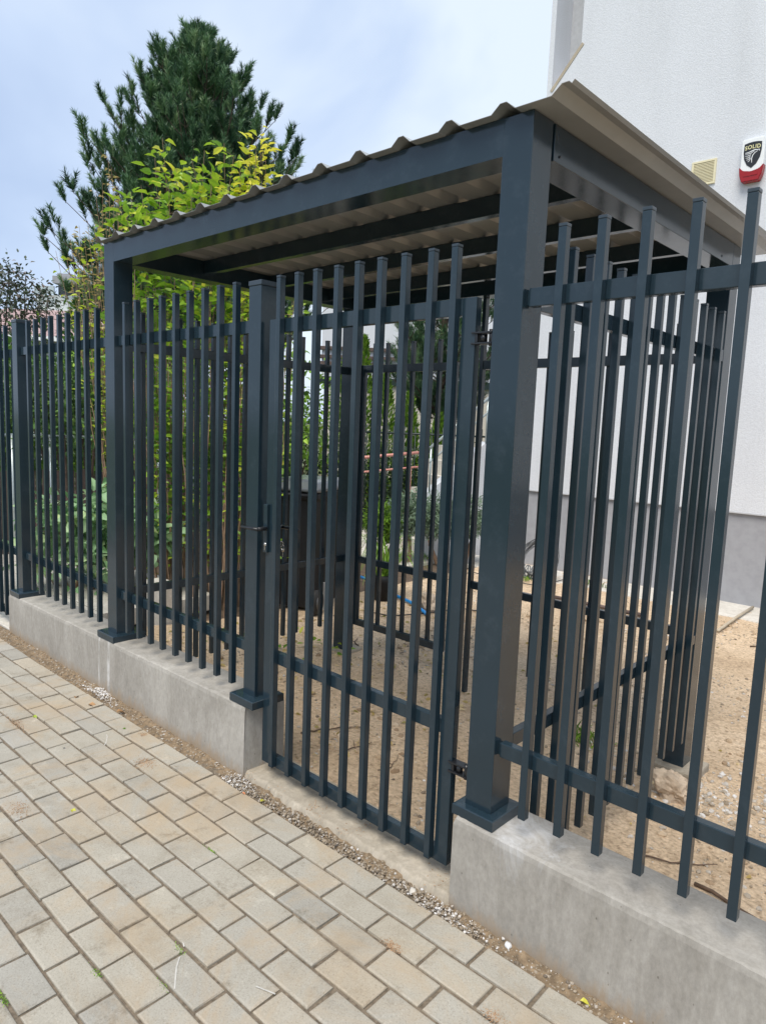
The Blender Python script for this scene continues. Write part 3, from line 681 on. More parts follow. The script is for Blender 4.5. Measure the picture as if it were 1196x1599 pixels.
# ------------------------------------------------------------------ white house
hs = root('white_house', (4, 8, -.2), 'tall white stucco house with grey plinth behind the shelter', 'house')
YB = 6.25
m = MB(); m.prism([(-1.067, .843), (13, .843), (13, 11), (-.63, 11), (-.63, 6.275), (-1.0, 5.85), (-1.0, 11), (-1.067, 11)], YB, YB+.38); m.build('wall', M['stucco'], hs)
m = MB(); m.box(-1.067, 13, YB+.381, 15, .843, 11); m.build('wall', M['smoothwall'], hs)
m = MB(); m.box(-1.03, 13, YB+.03, 15, -.4, .8425); m.build('plinth', M['plinth'], hs)
m = MB(); d = Vector((.383, 0, .425)).normalized(); nrm = Vector((-d.z, 0, d.x))*.012
a, b = Vector((-1.012, 0, 5.842)), Vector((-.612, 0, 6.283))
m.prism([(a-nrm*2.4).xz, (b-nrm*2.4).xz, (b+nrm*.8).xz, (a+nrm*.8).xz], YB-.006, YB+.03); m.build('batten', M['palewood'], hs)
m = MB(); m.box(-1.07, 13, YB-.004, YB+.02, .829, .8428); m.build('base_trim', M['smoothwall'], hs)
# air vent
vt = root('air_vent', (.957, YB, 4.47), 'cream square air vent grille on the white wall', 'vent')
m = MB(); x0, x1, z0, z1 = .828, 1.086, 4.347, 4.603; fw = .022
m.box(x0, x1, YB-.016, YB-.0005, z0, z0+fw, .002); m.box(x0, x1, YB-.016, YB-.0005, z1-fw, z1, .002)
m.box(x0, x0+fw, YB-.0162, YB-.0005, z0+fw, z1-fw, .002); m.box(x1-fw, x1, YB-.0162, YB-.0005, z0+fw, z1-fw, .002); m.build('frame', M['cream'], vt)
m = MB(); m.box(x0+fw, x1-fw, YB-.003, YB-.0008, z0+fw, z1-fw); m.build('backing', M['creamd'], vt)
m = MB()
for k in range(13): z = z0+fw+.008+k*.0158; m.box(x0+fw, x1-fw, YB-.0125, YB-.0035, z, z+.0085)
m.build('grille', M['cream'], vt)
# alarm siren
al = root('alarm_siren', (1.45, YB, 4.45), 'white alarm siren box with black shield and red lens on the house wall', 'alarm siren')
cx = 1.458
def prismy(poly, y0, y1, name, mat, par, bev=.006):
    bm = bmesh.new(); vs = [bm.verts.new((x, y0, z)) for x, z in poly]; f = bm.faces.new(vs)
    r = bmesh.ops.extrude_face_region(bm, geom=[f]); bmesh.ops.translate(bm, vec=(0, y1-y0, 0), verts=[g for g in r['geom'] if isinstance(g, bmesh.types.BMVert)])
    if bev: bmesh.ops.bevel(bm, geom=[e for e in bm.edges], offset=bev, segments=2, affect='EDGES')
    m = MB(); m.bm(bm); return m.build(name, mat, par)
prismy([(cx-.108, 4.365), (cx-.108, 4.70), (cx+.108, 4.70), (cx+.108, 4.365), (cx+.06, 4.335), (cx, 4.328), (cx-.06, 4.335)], YB-.075, YB-.001, 'housing', M['white'], al, .01)
prismy([(cx-.118, 4.43), (cx-.075, 4.388), (cx, 4.372), (cx+.075, 4.388), (cx+.118, 4.43), (cx+.105, 4.33), (cx+.082, 4.275), (cx-.082, 4.275), (cx-.105, 4.33)], YB-.082, YB-.0012, 'red_lens', M['red'], al, .006)
prismy([(cx-.068, 4.325), (cx+.068, 4.325), (cx+.068, 4.343), (cx-.068, 4.343)], YB-.0865, YB-.08, 'lens_rib', M['red'], al, .002)
shp = [(cx-.082, 4.648), (cx-.045, 4.656), (cx, 4.660), (cx+.045, 4.656), (cx+.082, 4.648), (cx+.085, 4.57), (cx+.075, 4.50), (cx+.045, 4.44), (cx, 4.405), (cx-.045, 4.44), (cx-.075, 4.50), (cx-.085, 4.57)]
shield = prismy(shp, YB-.0785, YB-.0752, 'shield', M['ink'], al, 0)
cu = bpy.data.curves.new('lettering', 'FONT'); cu.body = 'SOLID'; cu.size = .049; cu.extrude = .0008; cu.align_x = 'CENTER'; cu.offset = .0007; cu.space_character = 1.16
to = bpy.data.objects.new('tmp', cu); COL.objects.link(to); bpy.context.view_layer.update()
me = bpy.data.meshes.new_from_object(to.evaluated_get(bpy.context.evaluated_depsgraph_get())); bpy.data.objects.remove(to)
for v in me.vertices:
    x, y, z = v.co; k = x; v.co = (cx+x*.98-al['_o'][0], YB-.0795-z-al['_o'][1], 4.594+y*1.1-x*x*1.2-al['_o'][2])
me.materials.clear(); lo = link('lettering', me, M['yellowink'], al); 
m = MB()
def stroke(pts, w0, w1):
    pts = [Vector((cx+a, YB-.0792, b)) for a, b in pts]; n = len(pts); L = []; Rr = []
    for i, p in enumerate(pts):
        d = (pts[min(i+1, n-1)]-pts[max(0, i-1)]).normalized(); s = Vector((-d.z, 0, d.x))*(w0+(w1-w0)*math.sin(math.pi*min(1, (i+.4)/n)))
        L.append(p+s); Rr.append(p-s)
    m.add(L+Rr[::-1], [(i, i+1, 2*n-2-i, 2*n-1-i) for i in range(n-1)])
stroke([(-.068, 4.560), (-.03, 4.563), (.0, 4.572), (.025, 4.578), (.045, 4.572), (.066, 4.574)], .001, .005)
stroke([(.066, 4.570), (.062, 4.560)], .003, .003)
stroke([(-.07, 4.552), (-.04, 4.548), (-.01, 4.552), (.02, 4.566)], .0008, .0032)
stroke([(-.068, 4.532), (-.045, 4.528), (-.025, 4.532), (-.008, 4.544)], .0008, .003)
stroke([(-.062, 4.512), (-.043, 4.508), (-.026, 4.516), (-.014, 4.53)], .0008, .003)
stroke([(-.052, 4.490), (-.036, 4.490), (-.024, 4.502), (-.016, 4.518)], .0008, .003)
stroke([(-.038, 4.468), (-.026, 4.474), (-.018, 4.490), (-.012, 4.505)], .0008, .003)
stroke([(.048, 4.560), (.022, 4.548), (.004, 4.525), (-.002, 4.495), (.002, 4.455)], .001, .0042)
m.build('emblem', M['white'], al, False)

# ------------------------------------------------------------------ trees and shrubs
def pt_in(c, r):
    while 1:
        v = Vector((random.uniform(-1, 1), random.uniform(-1, 1), random.uniform(-1, 1)))
        if v.length < 1: return Vector(c)+Vector((v.x*r[0], v.y*r[1], v.z*r[2]))
def needles(name, shoots, nn, ln, parent, mat='needle', wd=.006, base=.5):
    V = []; T = []
    for (p, d, L) in shoots:
        d = Vector(d).normalized(); a = d.orthogonal().normalized(); b = d.cross(a); k = nn
        t = rng.random(k)**.8; ang = rng.random(k)*6.283; el = rng.uniform(.35, .95, k); ll = ln*rng.uniform(.7, 1.15, k)
        P = np.array(p); D = np.array(d); A = np.array(a); B = np.array(b)
        rad = np.cos(ang)[:, None]*A+np.sin(ang)[:, None]*B
        base_ = P+D*(t*L)[:, None]; dr = D*np.cos(el)[:, None]+rad*np.sin(el)[:, None]; tip = base_+dr*ll[:, None]
        side = np.cross(dr, rng.normal(size=(k, 3))); side /= np.linalg.norm(side, axis=1)[:, None]
        V.append(np.stack([base_+side*wd, base_-side*wd, tip], 1).reshape(-1, 3))
        T.append(np.repeat(np.clip(base+rng.normal(0, .15, k)+random.gauss(0, .26), 0.001, 1), 3))
    V = np.vstack(V); F = np.arange(len(V)).reshape(-1, 3)
    return raw(name, V, F, M[mat], parent, np.concatenate(T), parent['_o'])
def pine(base, H, env, label, nlev=22, seed=3, nn=40, z_start=1.2, shoot=.26, density=1.):
    random.seed(seed)
    t = root('pine_tree', tuple(base), label, 'pine tree'); m = MB(); B = Vector(base)
    m.tube([B+Vector((.05*math.sin(k*.9), .04*math.cos(k*.7), H*k/10)) for k in range(11)], [.15*(1-k/10.8)+.012 for k in range(11)], 8)
    shoots = []
    lev = [z_start+(H-z_start)*(k/(nlev))**.92 for k in range(nlev)]
    for li, z in enumerate(lev):
        nb = 6 if z < H*.8 else 5; off = random.random()*6.28
        for k in range(nb):
            an = off+k*6.283/nb+random.gauss(0, .22); Rr = env((z)/H)*random.uniform(.55, 1.2)
            up = .35+.5*(z/H)
            d = Vector((math.cos(an), math.sin(an), 0)); pts = []
            sn = 7
            for s in range(sn+1):
                q = s/sn; pts.append(B+Vector((0, 0, z-.22-Rr*up))+d*Rr*q+Vector((0, 0, Rr*up*(q**1.6)))+Vector((random.gauss(0, .02), random.gauss(0, .02), random.gauss(0, .015))))
            m.tube(pts, [.016*(1-q/(sn+1.))*(Rr/1.5)**.5+.003 for q in range(sn+1)], 5, False)
            for s in range(2, sn+1):
                q = s/sn; p = pts[s]; fw = (pts[s]-pts[s-1]).normalized()
                for w_ in range(int((3 if s < sn else 2)*density+random.random()*.6)):
                    sd = random.choice([-1, 1]); lat = Vector((-d.y, d.x, 0))*sd
                    L2 = Rr*.42*(1.1-q*.7)*random.uniform(.5, 1.1)
                    e = p+(fw*.6+lat*.8+Vector((0, 0, .45))).normalized()*L2 if s < sn or w_ else p+fw*.05
                    m.tube([p, (p+e)/2+Vector((0, 0, -.02)), e], [.008, .006, .004], 4, False)
                    for q2 in (.35, .7, 1.0):
                        pp = p.lerp(e, q2)
                        dd = (fw*.35+lat*random.uniform(-.1, .5)+Vector((random.gauss(0, .25), random.gauss(0, .25), random.uniform(.7, 1.3))))
                        shoots.append((pp, dd, shoot*random.uniform(.6, 1.2)))
                    shoots.append((e, (e-p).normalized()*.7+Vector((0, 0, .6)), shoot*1.2))
    shoots.append((B+Vector((0, 0, H-.4)), Vector((0, 0, 1)), .38))
    m.build('trunk', M['bark'], t)
    needles('crown', shoots, nn, .12, t, 'needle', .0066)
    print('pine shoots', len(shoots)); return t
D1 = 13.
ptop = AT(318, 42, D1); pb = AT(306, 330, D1); base = Vector((ptop.x*.3+pb.x*.7, ptop.y*.3+pb.y*.7, -.3))
H = ptop.z-base.z-.1
def env1(q):   # radius in metres against relative height
    tab = [(0, 1.5), (.3, 2.0), (.5, 2.3), (.6, 2.3), (.69, 2.15), (.75, 1.85), (.80, 1.5), (.86, 1.2), (.91, .85), (.955, .42), (.98, .15), (1, .04)]
    for (a, ra), (b, rb) in zip(tab, tab[1:]):
        if q <= b: return ra+(rb-ra)*(q-a)/(b-a)
    return .1
pine(base, H, env1, 'big dense dark green pine rising above the shelter roof', 42, 3, 74, 4.0, .24, .62)
# second pine behind the yard, trunk seen between the gate bars
p2 = AT(690, 640, 15); base2 = Vector((p2.x, p2.y, -.3))
pine(base2, 6.6, lambda q: max(.1, 1.5*(1-abs(q-.62)*1.9)), 'slimmer pine with bare brown trunk seen between the gate bars', 9, 9, 30, 2.6)

random.seed(21)
def shrub(base, canes, label, leafmat, size, leaf_n, name='shrub', cat='shrub', spread=.02, stemr=.006, leafstart=.3, tintf=None, stemmat='stem', w=.62, curl=.28, twigs=0):
    t = root(name, tuple(base), label, cat); m = MB(); pts = []; ds = []; tn = []
    for (b, e, bow) in canes:
        b = Vector(b); e = Vector(e); c = []; ns = 10
        for i in range(ns+1):
            q = i/ns; p = b.lerp(e, q)+Vector(bow)*math.sin(math.pi*q)+Vector((random.gauss(0, .012), random.gauss(0, .012), 0)); c.append(p)
        m.tube(c, [stemr*(1-.75*i/ns) for i in range(ns+1)], 5, False)
        for i in range(leaf_n):
            q = leafstart+(1-leafstart)*random.random()**.8; k = min(ns-1, int(q*ns)); p = c[k].lerp(c[k+1], q*ns-k)
            fw = (c[k+1]-c[k]).normalized(); a = random.random()*6.28; o1 = fw.orthogonal().normalized(); lat = o1*math.cos(a)+fw.cross(o1)*math.sin(a)
            off = random.random()**.7*spread*(1.2-q*.6)
            pp = p+lat*off
            if off > spread*.5 and random.random() < .35: m.tube([p, p.lerp(pp, .6)+Vector((0, 0, .01)), pp], [.0025, .002, .0012], 3, False)
            pts.append(pp); ds.append(lat+fw*.5+Vector((0, 0, random.uniform(-.5, .5)))); tn.append(min(1, max(.001, (tintf(pp) if tintf else .5)+random.gauss(0, .2))))
    m.build('stems', M[stemmat], t); leaf_cloud('foliage', pts, ds, size, leafmat, t, tn, w, curl, .16); return t
# bright shrub just behind / left of the shelter: canes aimed at silhouette points of the photo
def cane(u, v, d, bx=0., by=0., lean=.35):
    e = AT(u, v, d); b = Vector((e.x*(1-lean)+CX[0]*lean+random.gauss(0, .12), e.y*(1-lean)+CX[1]*lean+random.gauss(0, .12), -.2)); return (b, e, (bx, by, 0))
CX = AT(330, 700, 6.6)
tops = [(255, 215, 6.6), (240, 245, 6.7), (262, 265, 6.5), (185, 315, 6.5), (205, 300, 6.6), (225, 290, 6.7), (275, 262, 6.6), (300, 250, 6.5), (318, 235, 6.5), (350, 222, 6.6), (330, 255, 6.5), (365, 245, 6.6), (345, 270, 6.7), (290, 290, 6.6), (250, 300, 6.5),
        (310, 300, 6.4), (230, 330, 6.5), (200, 340, 6.4), (280, 330, 6.4), (340, 300, 6.4), (175, 345, 6.5), (215, 318, 6.3), (262, 288, 6.3), (300, 275, 6.3), (320, 318, 6.8), (370, 290, 6.7), (390, 280, 6.8)]
cn = [cane(u, v, d-.1, random.gauss(0, .08), random.gauss(0, .08)) for u, v, d in tops]
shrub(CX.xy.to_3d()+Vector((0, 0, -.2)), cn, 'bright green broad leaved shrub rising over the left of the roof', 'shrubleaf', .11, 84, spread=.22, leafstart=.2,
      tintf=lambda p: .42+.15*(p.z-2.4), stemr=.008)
cn = [cane(u, v, d, .05, .05, .5) for u, v, d in [(408, 195, 6.5), (400, 215, 6.4), (412, 222, 6.5), (418, 250, 6.5), (392, 232, 6.4), (375, 255, 6.4), (400, 262, 6.5), (385, 285, 6.4), (355, 290, 6.4), (365, 300, 6.5), (330, 290, 6.3), (400, 300, 6.5)]]
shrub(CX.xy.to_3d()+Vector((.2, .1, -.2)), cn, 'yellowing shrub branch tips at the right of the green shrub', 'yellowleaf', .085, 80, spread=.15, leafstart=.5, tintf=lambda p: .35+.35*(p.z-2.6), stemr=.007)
# dense brown cane thicket behind the shelter side + lower leaves
CX = AT(360, 800, 7.0); cn = []
for i in range(75):
    u = random.uniform(215, 470); v = random.uniform(430, 560); d = random.uniform(6.2, 7.3); e = AT(u, v, d)
    u2 = 300+(u-300)*.65+random.gauss(0, 14); b = AT(u2, 900, d); b.z = -.2; cn.append((b, e, (random.gauss(0, .06), random.gauss(0, .06), 0)))
shrub(CX.xy.to_3d()+Vector((0, 0, -.2)), cn, 'dense thicket of thin brown canes with yellow green leaves behind the shelter', 'shrubleaf', .085, 24, spread=.16, leafstart=.12, stemr=.008, tintf=lambda p: .55)
# pale autumn shrub behind, left of pine base (over left bay)
cn = []
for u, v in ((170, 240), (178, 262), (160, 285), (150, 300), (185, 290), (140, 345), (150, 352), (125, 352), (165, 330), (190, 330), (110, 370), (120, 385), (200, 320)):
    e = AT(u, v, 8.6); b = AT(175+random.gauss(0, 14), 700, 8.6); b.z = -.2; cn.append((b, e, (0, 0, .1)))
shrub(AT(175, 700, 8.6).xy.to_3d()+Vector((0, 0, -.2)), cn, 'thin shrub with pale orange autumn leaves in front of the pine', 'autumn', .06, 28, spread=.1, leafstart=.6, stemr=.008)
# twiggy yellow green shrub left of the post
cn = []
for u, v in ((88, 392), (105, 405), (112, 395), (120, 375), (135, 372), (148, 372), (158, 380), (125, 410), (140, 430), (150, 420), (155, 450), (130, 400), (160, 405), (165, 440), (118, 430), (158, 470), (172, 500), (168, 540), (176, 470), (150, 500), (172, 590), (160, 560)):
    e = AT(u, v, 6.9); b = AT(185+random.gauss(0, 10), 700, 6.9); b.z = -.2; cn.append((b, e, (random.gauss(0, .05), 0, .1)))
shrub(AT(185, 700, 6.9).xy.to_3d()+Vector((0, 0, -.2)), cn, 'twiggy yellow green shrub just left of the shelter left post', 'yellowleaf', .07, 13, spread=.12, leafstart=.5, stemr=.007, tintf=lambda p: .35)

def blob(base, blobs, n, label, leafmat, size, name='bush', cat='bush', trunk=True, w=.6, curl=.25, stemmat='bark'):
    t = root(name, tuple(base), label, cat); m = MB(); B = Vector(base); pts = []; ds = []; tn = []
    tot = sum(r[0]*r[1]*r[2] for _, r in blobs)**1.
    for c, r in blobs:
        c = Vector(c); k = int(n*r[0]*r[1]*r[2]/tot)
        if trunk:
            m.tube([B, B.lerp(c, .5)+Vector((random.gauss(0, .06), random.gauss(0, .06), 0)), c], [.03, .018, .006], 6, False)
            for _ in range(6): m.tube([c, pt_in(c, r)], [.007, .002], 4, False)
        cl = [pt_in(c, r) for _ in range(max(3, k//26))]
        for _ in range(k):
            q = random.choice(cl); s = .22*max(r); p = q+Vector((random.gauss(0, s), random.gauss(0, s), random.gauss(0, s*.8)))
            pts.append(p); ds.append((p-c)*1.5+Vector((random.gauss(0, .5), random.gauss(0, .5), random.gauss(0, .5)))); tn.append(min(1, max(.001, random.gauss(.45, .27))))
    if trunk: m.build('stems', M[stemmat], t)
    leaf_cloud('foliage', pts, ds, size, leafmat, t, tn, w, curl); return t
def gnd(u, v, d): p = AT(u, v, d); p.z = -.2; return p
# left garden: rose / plum like tree with sparse dark leaves
d = 9.5
blob(gnd(20, 700, d), [(AT(25, 470, d), (.55, .55, .35)), (AT(-10, 450, d), (.5, .5, .4)), (AT(60, 490, d), (.4, .4, .22)), (AT(15, 425, d), (.3, .3, .2)), (AT(40, 445, d), (.25, .25, .18)), (AT(75, 470, d), (.2, .2, .12)), (AT(0, 520, d), (.6, .6, .3)), (AT(-60, 470, d), (.6, .6, .5))], 3400, 'sparse small leaved tree with dark and rusty leaves at the left edge', 'greyleaf', .06, 'garden_tree', 'tree')
d = 8.
blob(gnd(120, 700, d), [(AT(70, 610, d), (.5, .5, .35)), (AT(120, 600, d), (.45, .45, .35)), (AT(160, 590, d), (.4, .4, .35)), (AT(30, 600, d), (.5, .5, .4)), (AT(100, 650, d), (.8, .5, .3)), (AT(205, 620, d), (.4, .4, .4))], 5200, 'mid green leafy hedge behind the left fence bay', 'darkleaf', .07, 'hedge_bush', 'bush')
d = 6.6
blob(gnd(110, 880, d), [(AT(90, 810, d), (.35, .35, .25)), (AT(140, 810, d), (.35, .35, .28)), (AT(60, 830, d), (.3, .3, .25)), (AT(120, 860, d), (.5, .4, .16)), (AT(165, 840, d), (.3, .3, .25)), (AT(225, 830, d), (.35, .35, .25)), (AT(250, 860, d), (.3, .3, .2))], 1500, 'large leaved pale green plants in the bed behind the left fence', 'hydrangea', .13, 'garden_plant', 'plant', True, .75, .35, 'stem')
# wooden board fence
wf = root('board_fence', tuple(gnd(120, 750, 7.6)), 'dark weathered wooden board fence behind the left plants', 'fence')
m = MB(); a = gnd(-40, 760, 7.8); b = gnd(300, 760, 8.6); n = 34
for i in range(n):
    p = a.lerp(b, i/n); q = a.lerp(b, (i+.9)/n); dr = (q-p).normalized(); s = Vector((-dr.y, dr.x, 0))*.012; h = 1.15+random.gauss(0, .015)
    m.add([p-s, q-s, q+s, p+s]+[x+Vector((0, 0, h)) for x in (p-s, q-s, q+s, p+s)], [(0, 1, 5, 4), (1, 2, 6, 5), (2, 3, 7, 6), (3, 0, 4, 7), (4, 5, 6, 7)])
m.build('boards', M['wood'], wf)
m = MB(); off = Vector((0, 0, 1.55)); m.tube([a+off, b+off], .018, 8)
for k in range(7): q = a.lerp(b, k/6); m.tube([q, q+off], .02, 8)
m.build('railing', M['steel'], wf)
# bin
def wheelie(c, rz, label):
    t = root('wheelie_bin', (0, 0, 0), label, 'bin'); m = MB()
    def ring(w_, d_, z): return [(-w_, -d_, z), (w_, -d_, z), (w_, d_, z), (-w_, d_, z)]
    def loft(rs, cap=True):
        V = [p for r_ in rs for p in r_]; F = [(k*4+i, k*4+(i+1) % 4, k*4+4+(i+1) % 4, k*4+4+i) for k in range(len(rs)-1) for i in range(4)]
        if cap: F += [(3, 2, 1, 0), tuple(len(V)-4+i for i in range(4))]
        mm = MB(); mm.add(V, F); return mm
    o = loft([ring(.21, .24, .03), ring(.22, .25, .12), ring(.28, .33, .92), ring(.30, .35, .93), ring(.30, .35, .98)]).build('body', M['bin'], t)
    md = o.modifiers.new('b', 'BEVEL'); md.width = .012; md.segments = 3
    o = loft([ring(.305, .37, .985), ring(.31, .375, 1.01), ring(.27, .32, 1.06), ring(.20, .24, 1.075)]).build('lid', M['lid'], t)
    md = o.modifiers.new('b', 'BEVEL'); md.width = .01; md.segments = 3
    for s in (-1, 1):
        mm = MB(); mm.tube([(s*.25, .27, .10), (s*.30, .27, .10)], .10, 24); w_ = mm.build('wheel', M['tyre'], t)
        mm = MB(); mm.tube([(s*.301, .27, .10), (s*.307, .27, .10)], .055, 16); mm.build('hub', M['wire'], w_)
    mm = MB(); mm.tube([(-.25, .40, .96), (.25, .40, .96)], .014, 8); mm.tube([(-.25, .35, .95), (-.25, .40, .96)], .012, 6); mm.tube([(.25, .35, .95), (.25, .40, .96)], .012, 6); mm.build('handle', M['bin'], t)
    mm = MB(); mm.box(-.22, .22, -.372, -.352, .90, .975, .004); mm.build('front_lip', M['bin'], t)
    t.location = c; t.rotation_euler = (0, 0, rz); return t
c = gnd(478, 900, 6.9); c.z = -.17; wheelie(c, R(200), 'black wheelie bin with pale shine on its lid behind the shelter').scale = (.98, 1.0, 1.18)
m = MB(); a = ON(497, 948, 'z', -.16); m.box(a.x-.12, a.x+.10, a.y-.01, a.y+.01, -.17, .10, .003); tag(m.build('white_board', M['whitemat']), 'white board leaning by the bin wheel', 'board')
m = MB(); a = gnd(250, 905, 6.0); m.box(a.x-.16, a.x+.18, a.y-.1, a.y+.1, -.2, .22, .01); tag(m.build('white_planter', M['slab']), 'pale square planter box behind the left fence bay', 'planter')
# potted strap-leaf plant
pp = gnd(600, 890, 7.2); pp.z = -.17
pt = root('potted_plant', tuple(pp), 'long strap leaved plant in a black pot behind the gate', 'potted plant')
m = MB(); m.tube([pp, pp+Vector((0, 0, .20)), pp+Vector((0, 0, .26))], [.09, .12, .125], 20); m.build('pot', M['bin'], pt)
V = []; F = []; T = []
for i in range(70):
    an = random.random()*6.28; L = random.uniform(.35, .62); h = random.uniform(.25, .5); b0 = pp+Vector((random.gauss(0, .03), random.gauss(0, .03), .24)); dd = Vector((math.cos(an), math.sin(an), 0)); sd = Vector((-dd.y, dd.x, 0))
    k0 = len(V)
    for s in range(7):
        q = s/6; p = b0+dd*L*q*.9+Vector((0, 0, h*math.sin(q*2.5)-.12*q*q)); w_ = .009*(1-q*.85); V += [tuple(p-sd*w_), tuple(p+sd*w_)]; T += [.3+random.random()*.4]*2
        if s: F.append((k0+2*s-2, k0+2*s-1, k0+2*s+1, k0+2*s))
raw('foliage', V, F, M['thuja'], pt, T, pt['_o'])
# lavender bank
d = 9.2
for (u, v, lb, mt) in ((605, 815, 'green feathery shrub at the left of the silver shrubs', 'thuja'), (642, 800, 'silver green shrub below the salmon railing', 'lavender'), (685, 805, 'silver blue shrub at the foot of the white stair', 'lavender'), (728, 805, 'silver shrub right of the gate stile', 'lavender')):
    b = gnd(u, v+20, d); b.z = -.17
    blob(b, [(AT(u, v, d), (.24, .24, .22)), (AT(u-8, v+16, d), (.22, .22, .14))], 3800, lb, mt, .075, 'garden_shrub', 'shrub', True, .22, .1, 'stem')
# thujas
for (u, vt_, d, lb) in ((570, 532, 13.5, 'tallest bright green thuja left of the row'), (604, 588, 13, 'middle bright green thuja behind the iron fence'), (640, 622, 13.2, 'shorter thuja right of the row behind the iron fence'), (540, 560, 14, 'thuja half hidden behind the rear shelter post'), (685, 655, 13, 'low loose thuja in front of the beige wall')):
    tp = AT(u, vt_, d); b = Vector((tp.x, tp.y, -.2)); t = root('thuja', tuple(b), lb, 'thuja', None); hh = tp.z+.2
    pts = []; ds = []; 
    for i in range(2600):
        q = random.random()**1.1; r_ = .30*(1-q**2.2)*random.uniform(.55, 1.08)+.01; an = random.random()*6.28
        pts.append(b+Vector((r_*math.cos(an), r_*math.sin(an), .08+hh*q))); ds.append((math.cos(an)*.6, math.sin(an)*.6, random.uniform(.6, 1.3)))
    leaf_cloud('crown', pts, ds, .095, 'thuja', t, None, .4, .05)
    m = MB(); m.tube([b, b+Vector((0, 0, hh*.9))], [.04, .01], 6); m.build('trunk', M['bark'], t)
# iron fence with dark hedge
fi = root('iron_fence', tuple(gnd(650, 760, 11.6)), 'dark green iron rail fence in front of the thujas', 'fence'); m = MB(); a = gnd(520, 760, 11.8); b = gnd(800, 760, 11.4); zt = AT(620, 665, 11.6).z
for i in range(34):
    q = a.lerp(b, i/33); m.tube([q, Vector((q.x, q.y, zt))], .011, 5)
m.build('bars', M['iron'], fi)
for z in (zt-.12, .1): m = MB(); m.tube([Vector((a.x, a.y, z)), Vector((b.x, b.y, z))], .018, 6); m.build('rail', M['iron'], fi)
random.seed(5)
bl = [(AT(u, 760+random.gauss(0, 6), 12.3), (.42, .42, .62)) for u in range(430, 830, 38)]
blob(gnd(640, 790, 12.3), bl, 7000, 'dark green hedge along the iron fence', 'hedgeleaf', .08, 'hedge', 'hedge')
# salmon railing
ra = root('railing', tuple(gnd(600, 800, 10)), 'salmon painted steel railing above the silver shrubs', 'railing')
A_, B_ = AT(548, 716, 10), AT(662, 706, 10.3); m = MB()
m.tube([A_, B_], .022, 8); dz = Vector((0, 0, -.21)); m.tube([A_+dz, B_+dz], .014, 8)
for q in (.03, .27, .45, .82, .98):
    p = A_.lerp(B_, q)+(dz if .1 < q < .9 else Vector()); m.tube([p, Vector((p.x, p.y, -.2))], .014, 8)
m.build('tubes', M['pink'], ra)
# stairs with white side wall and steel handrail
st = root('outdoor_stair', tuple(gnd(720, 800, 10.2)), 'white sided outdoor stair with steel handrails left of the house', 'stair')
a, b = AT(668, 770, 9.6), AT(760, 690, 9.9); pa, pb_ = Vector((a.x, a.y, -.2)), Vector((b.x, b.y, -.2)); dr = (pb_-pa).normalized(); s = Vector((-dr.y, dr.x, 0))
b.z = min(b.z, 2.2); m = MB(); m.add([pa, pb_, b, a, pa+s*.15, pb_+s*.15, b+s*.15, a+s*.15], [(0, 1, 2, 3), (7, 6, 5, 4), (0, 4, 5, 1), (1, 5, 6, 2), (2, 6, 7, 3), (3, 7, 4, 0)]); m.build('side_wall', M['stucco'], st)
m = MB()
for k in range(7):
    q0 = pa.lerp(pb_, k/7)+s*.151; q1 = pa.lerp(pb_, 1)+s*.151; z0 = -.2+(b.z+.1)*(k)/7; z1 = -.2+(b.z+.1)*(k+1)/7-.001
    m.add([Vector((q.x, q.y, z)) for z in (z0, z1) for q in (q0, q1, q1+s*1.1, q0+s*1.1)], [(0, 1, 2, 3), (4, 5, 6, 7), (0, 1, 5, 4), (1, 2, 6, 5), (2, 3, 7, 6), (3, 0, 4, 7)])
m.build('steps', M['slab'], st)
m = MB(); up = Vector((0, 0, 1))
for h in (.62, .42): m.tube([a+up*h, b+up*h], .02 if h > .5 else .014, 8)
for q in (0.02, .25, .5, .75, .98): p = a.lerp(b, q); m.tube([p, p+up*.62], .014, 8)
m.build('handrail', M['steel'], st)
# hose, wire coil, pipe
m = MB(); hp = [ON(u, v, 'z', -.14) for u, v in ((560, 900), (575, 905), (590, 915), (606, 926), (625, 933), (640, 940), (655, 950), (668, 960))]
m.tube(hp, .017, 10); tag(m.build('garden_hose', M['hose']), 'bright blue hose on the soil behind the rear gate', 'hose')
m = MB(); c = ON(842, 878, 'z', .02); rnd = random.Random(4)
for k in range(9):
    r_ = .22+rnd.gauss(0, .03); tz = rnd.gauss(0, .06); pts = []
    for i in range(41):
        an = i/40*6.283; pts.append(Vector((c.x+r_*math.cos(an)+rnd.gauss(0, .004), c.y-.1+.11*math.sin(an)+k*.012, .05+r_*math.sin(an)*1.0+tz*.3+rnd.gauss(0, .004))))
    m.tube(pts, .007, 5)
for k in range(34):
    u = -.24+k*.0145; m.tube([Vector((c.x+u, c.y-.16, -.165)), Vector((c.x+u+rnd.choice([-.06, .06]), c.y-.10, -.02+rnd.gauss(0, .01)))], .007, 5)
tag(m.build('wire_coil', M['wire']), 'tangled coil of steel wire standing at the house corner', 'wire coil')
m = MB(); a, b = ON(1120, 985, 'z', -.15), ON(1175, 948, 'z', -.14); m.tube([a, a.lerp(b, .5)+Vector((0, 0, .01)), b], .014, 8); tag(m.build('stick', M['palewood']), 'pale wooden stick lying across the concrete walk', 'stick')
m = MB(); a, b = ON(855, 930, 'z', -.14), ON(1010, 962, 'z', -.14); m.tube([a, b], .02, 8); tag(m.build('steel_bar', M['wood']), 'rusty bar lying on the soil before the house', 'bar')
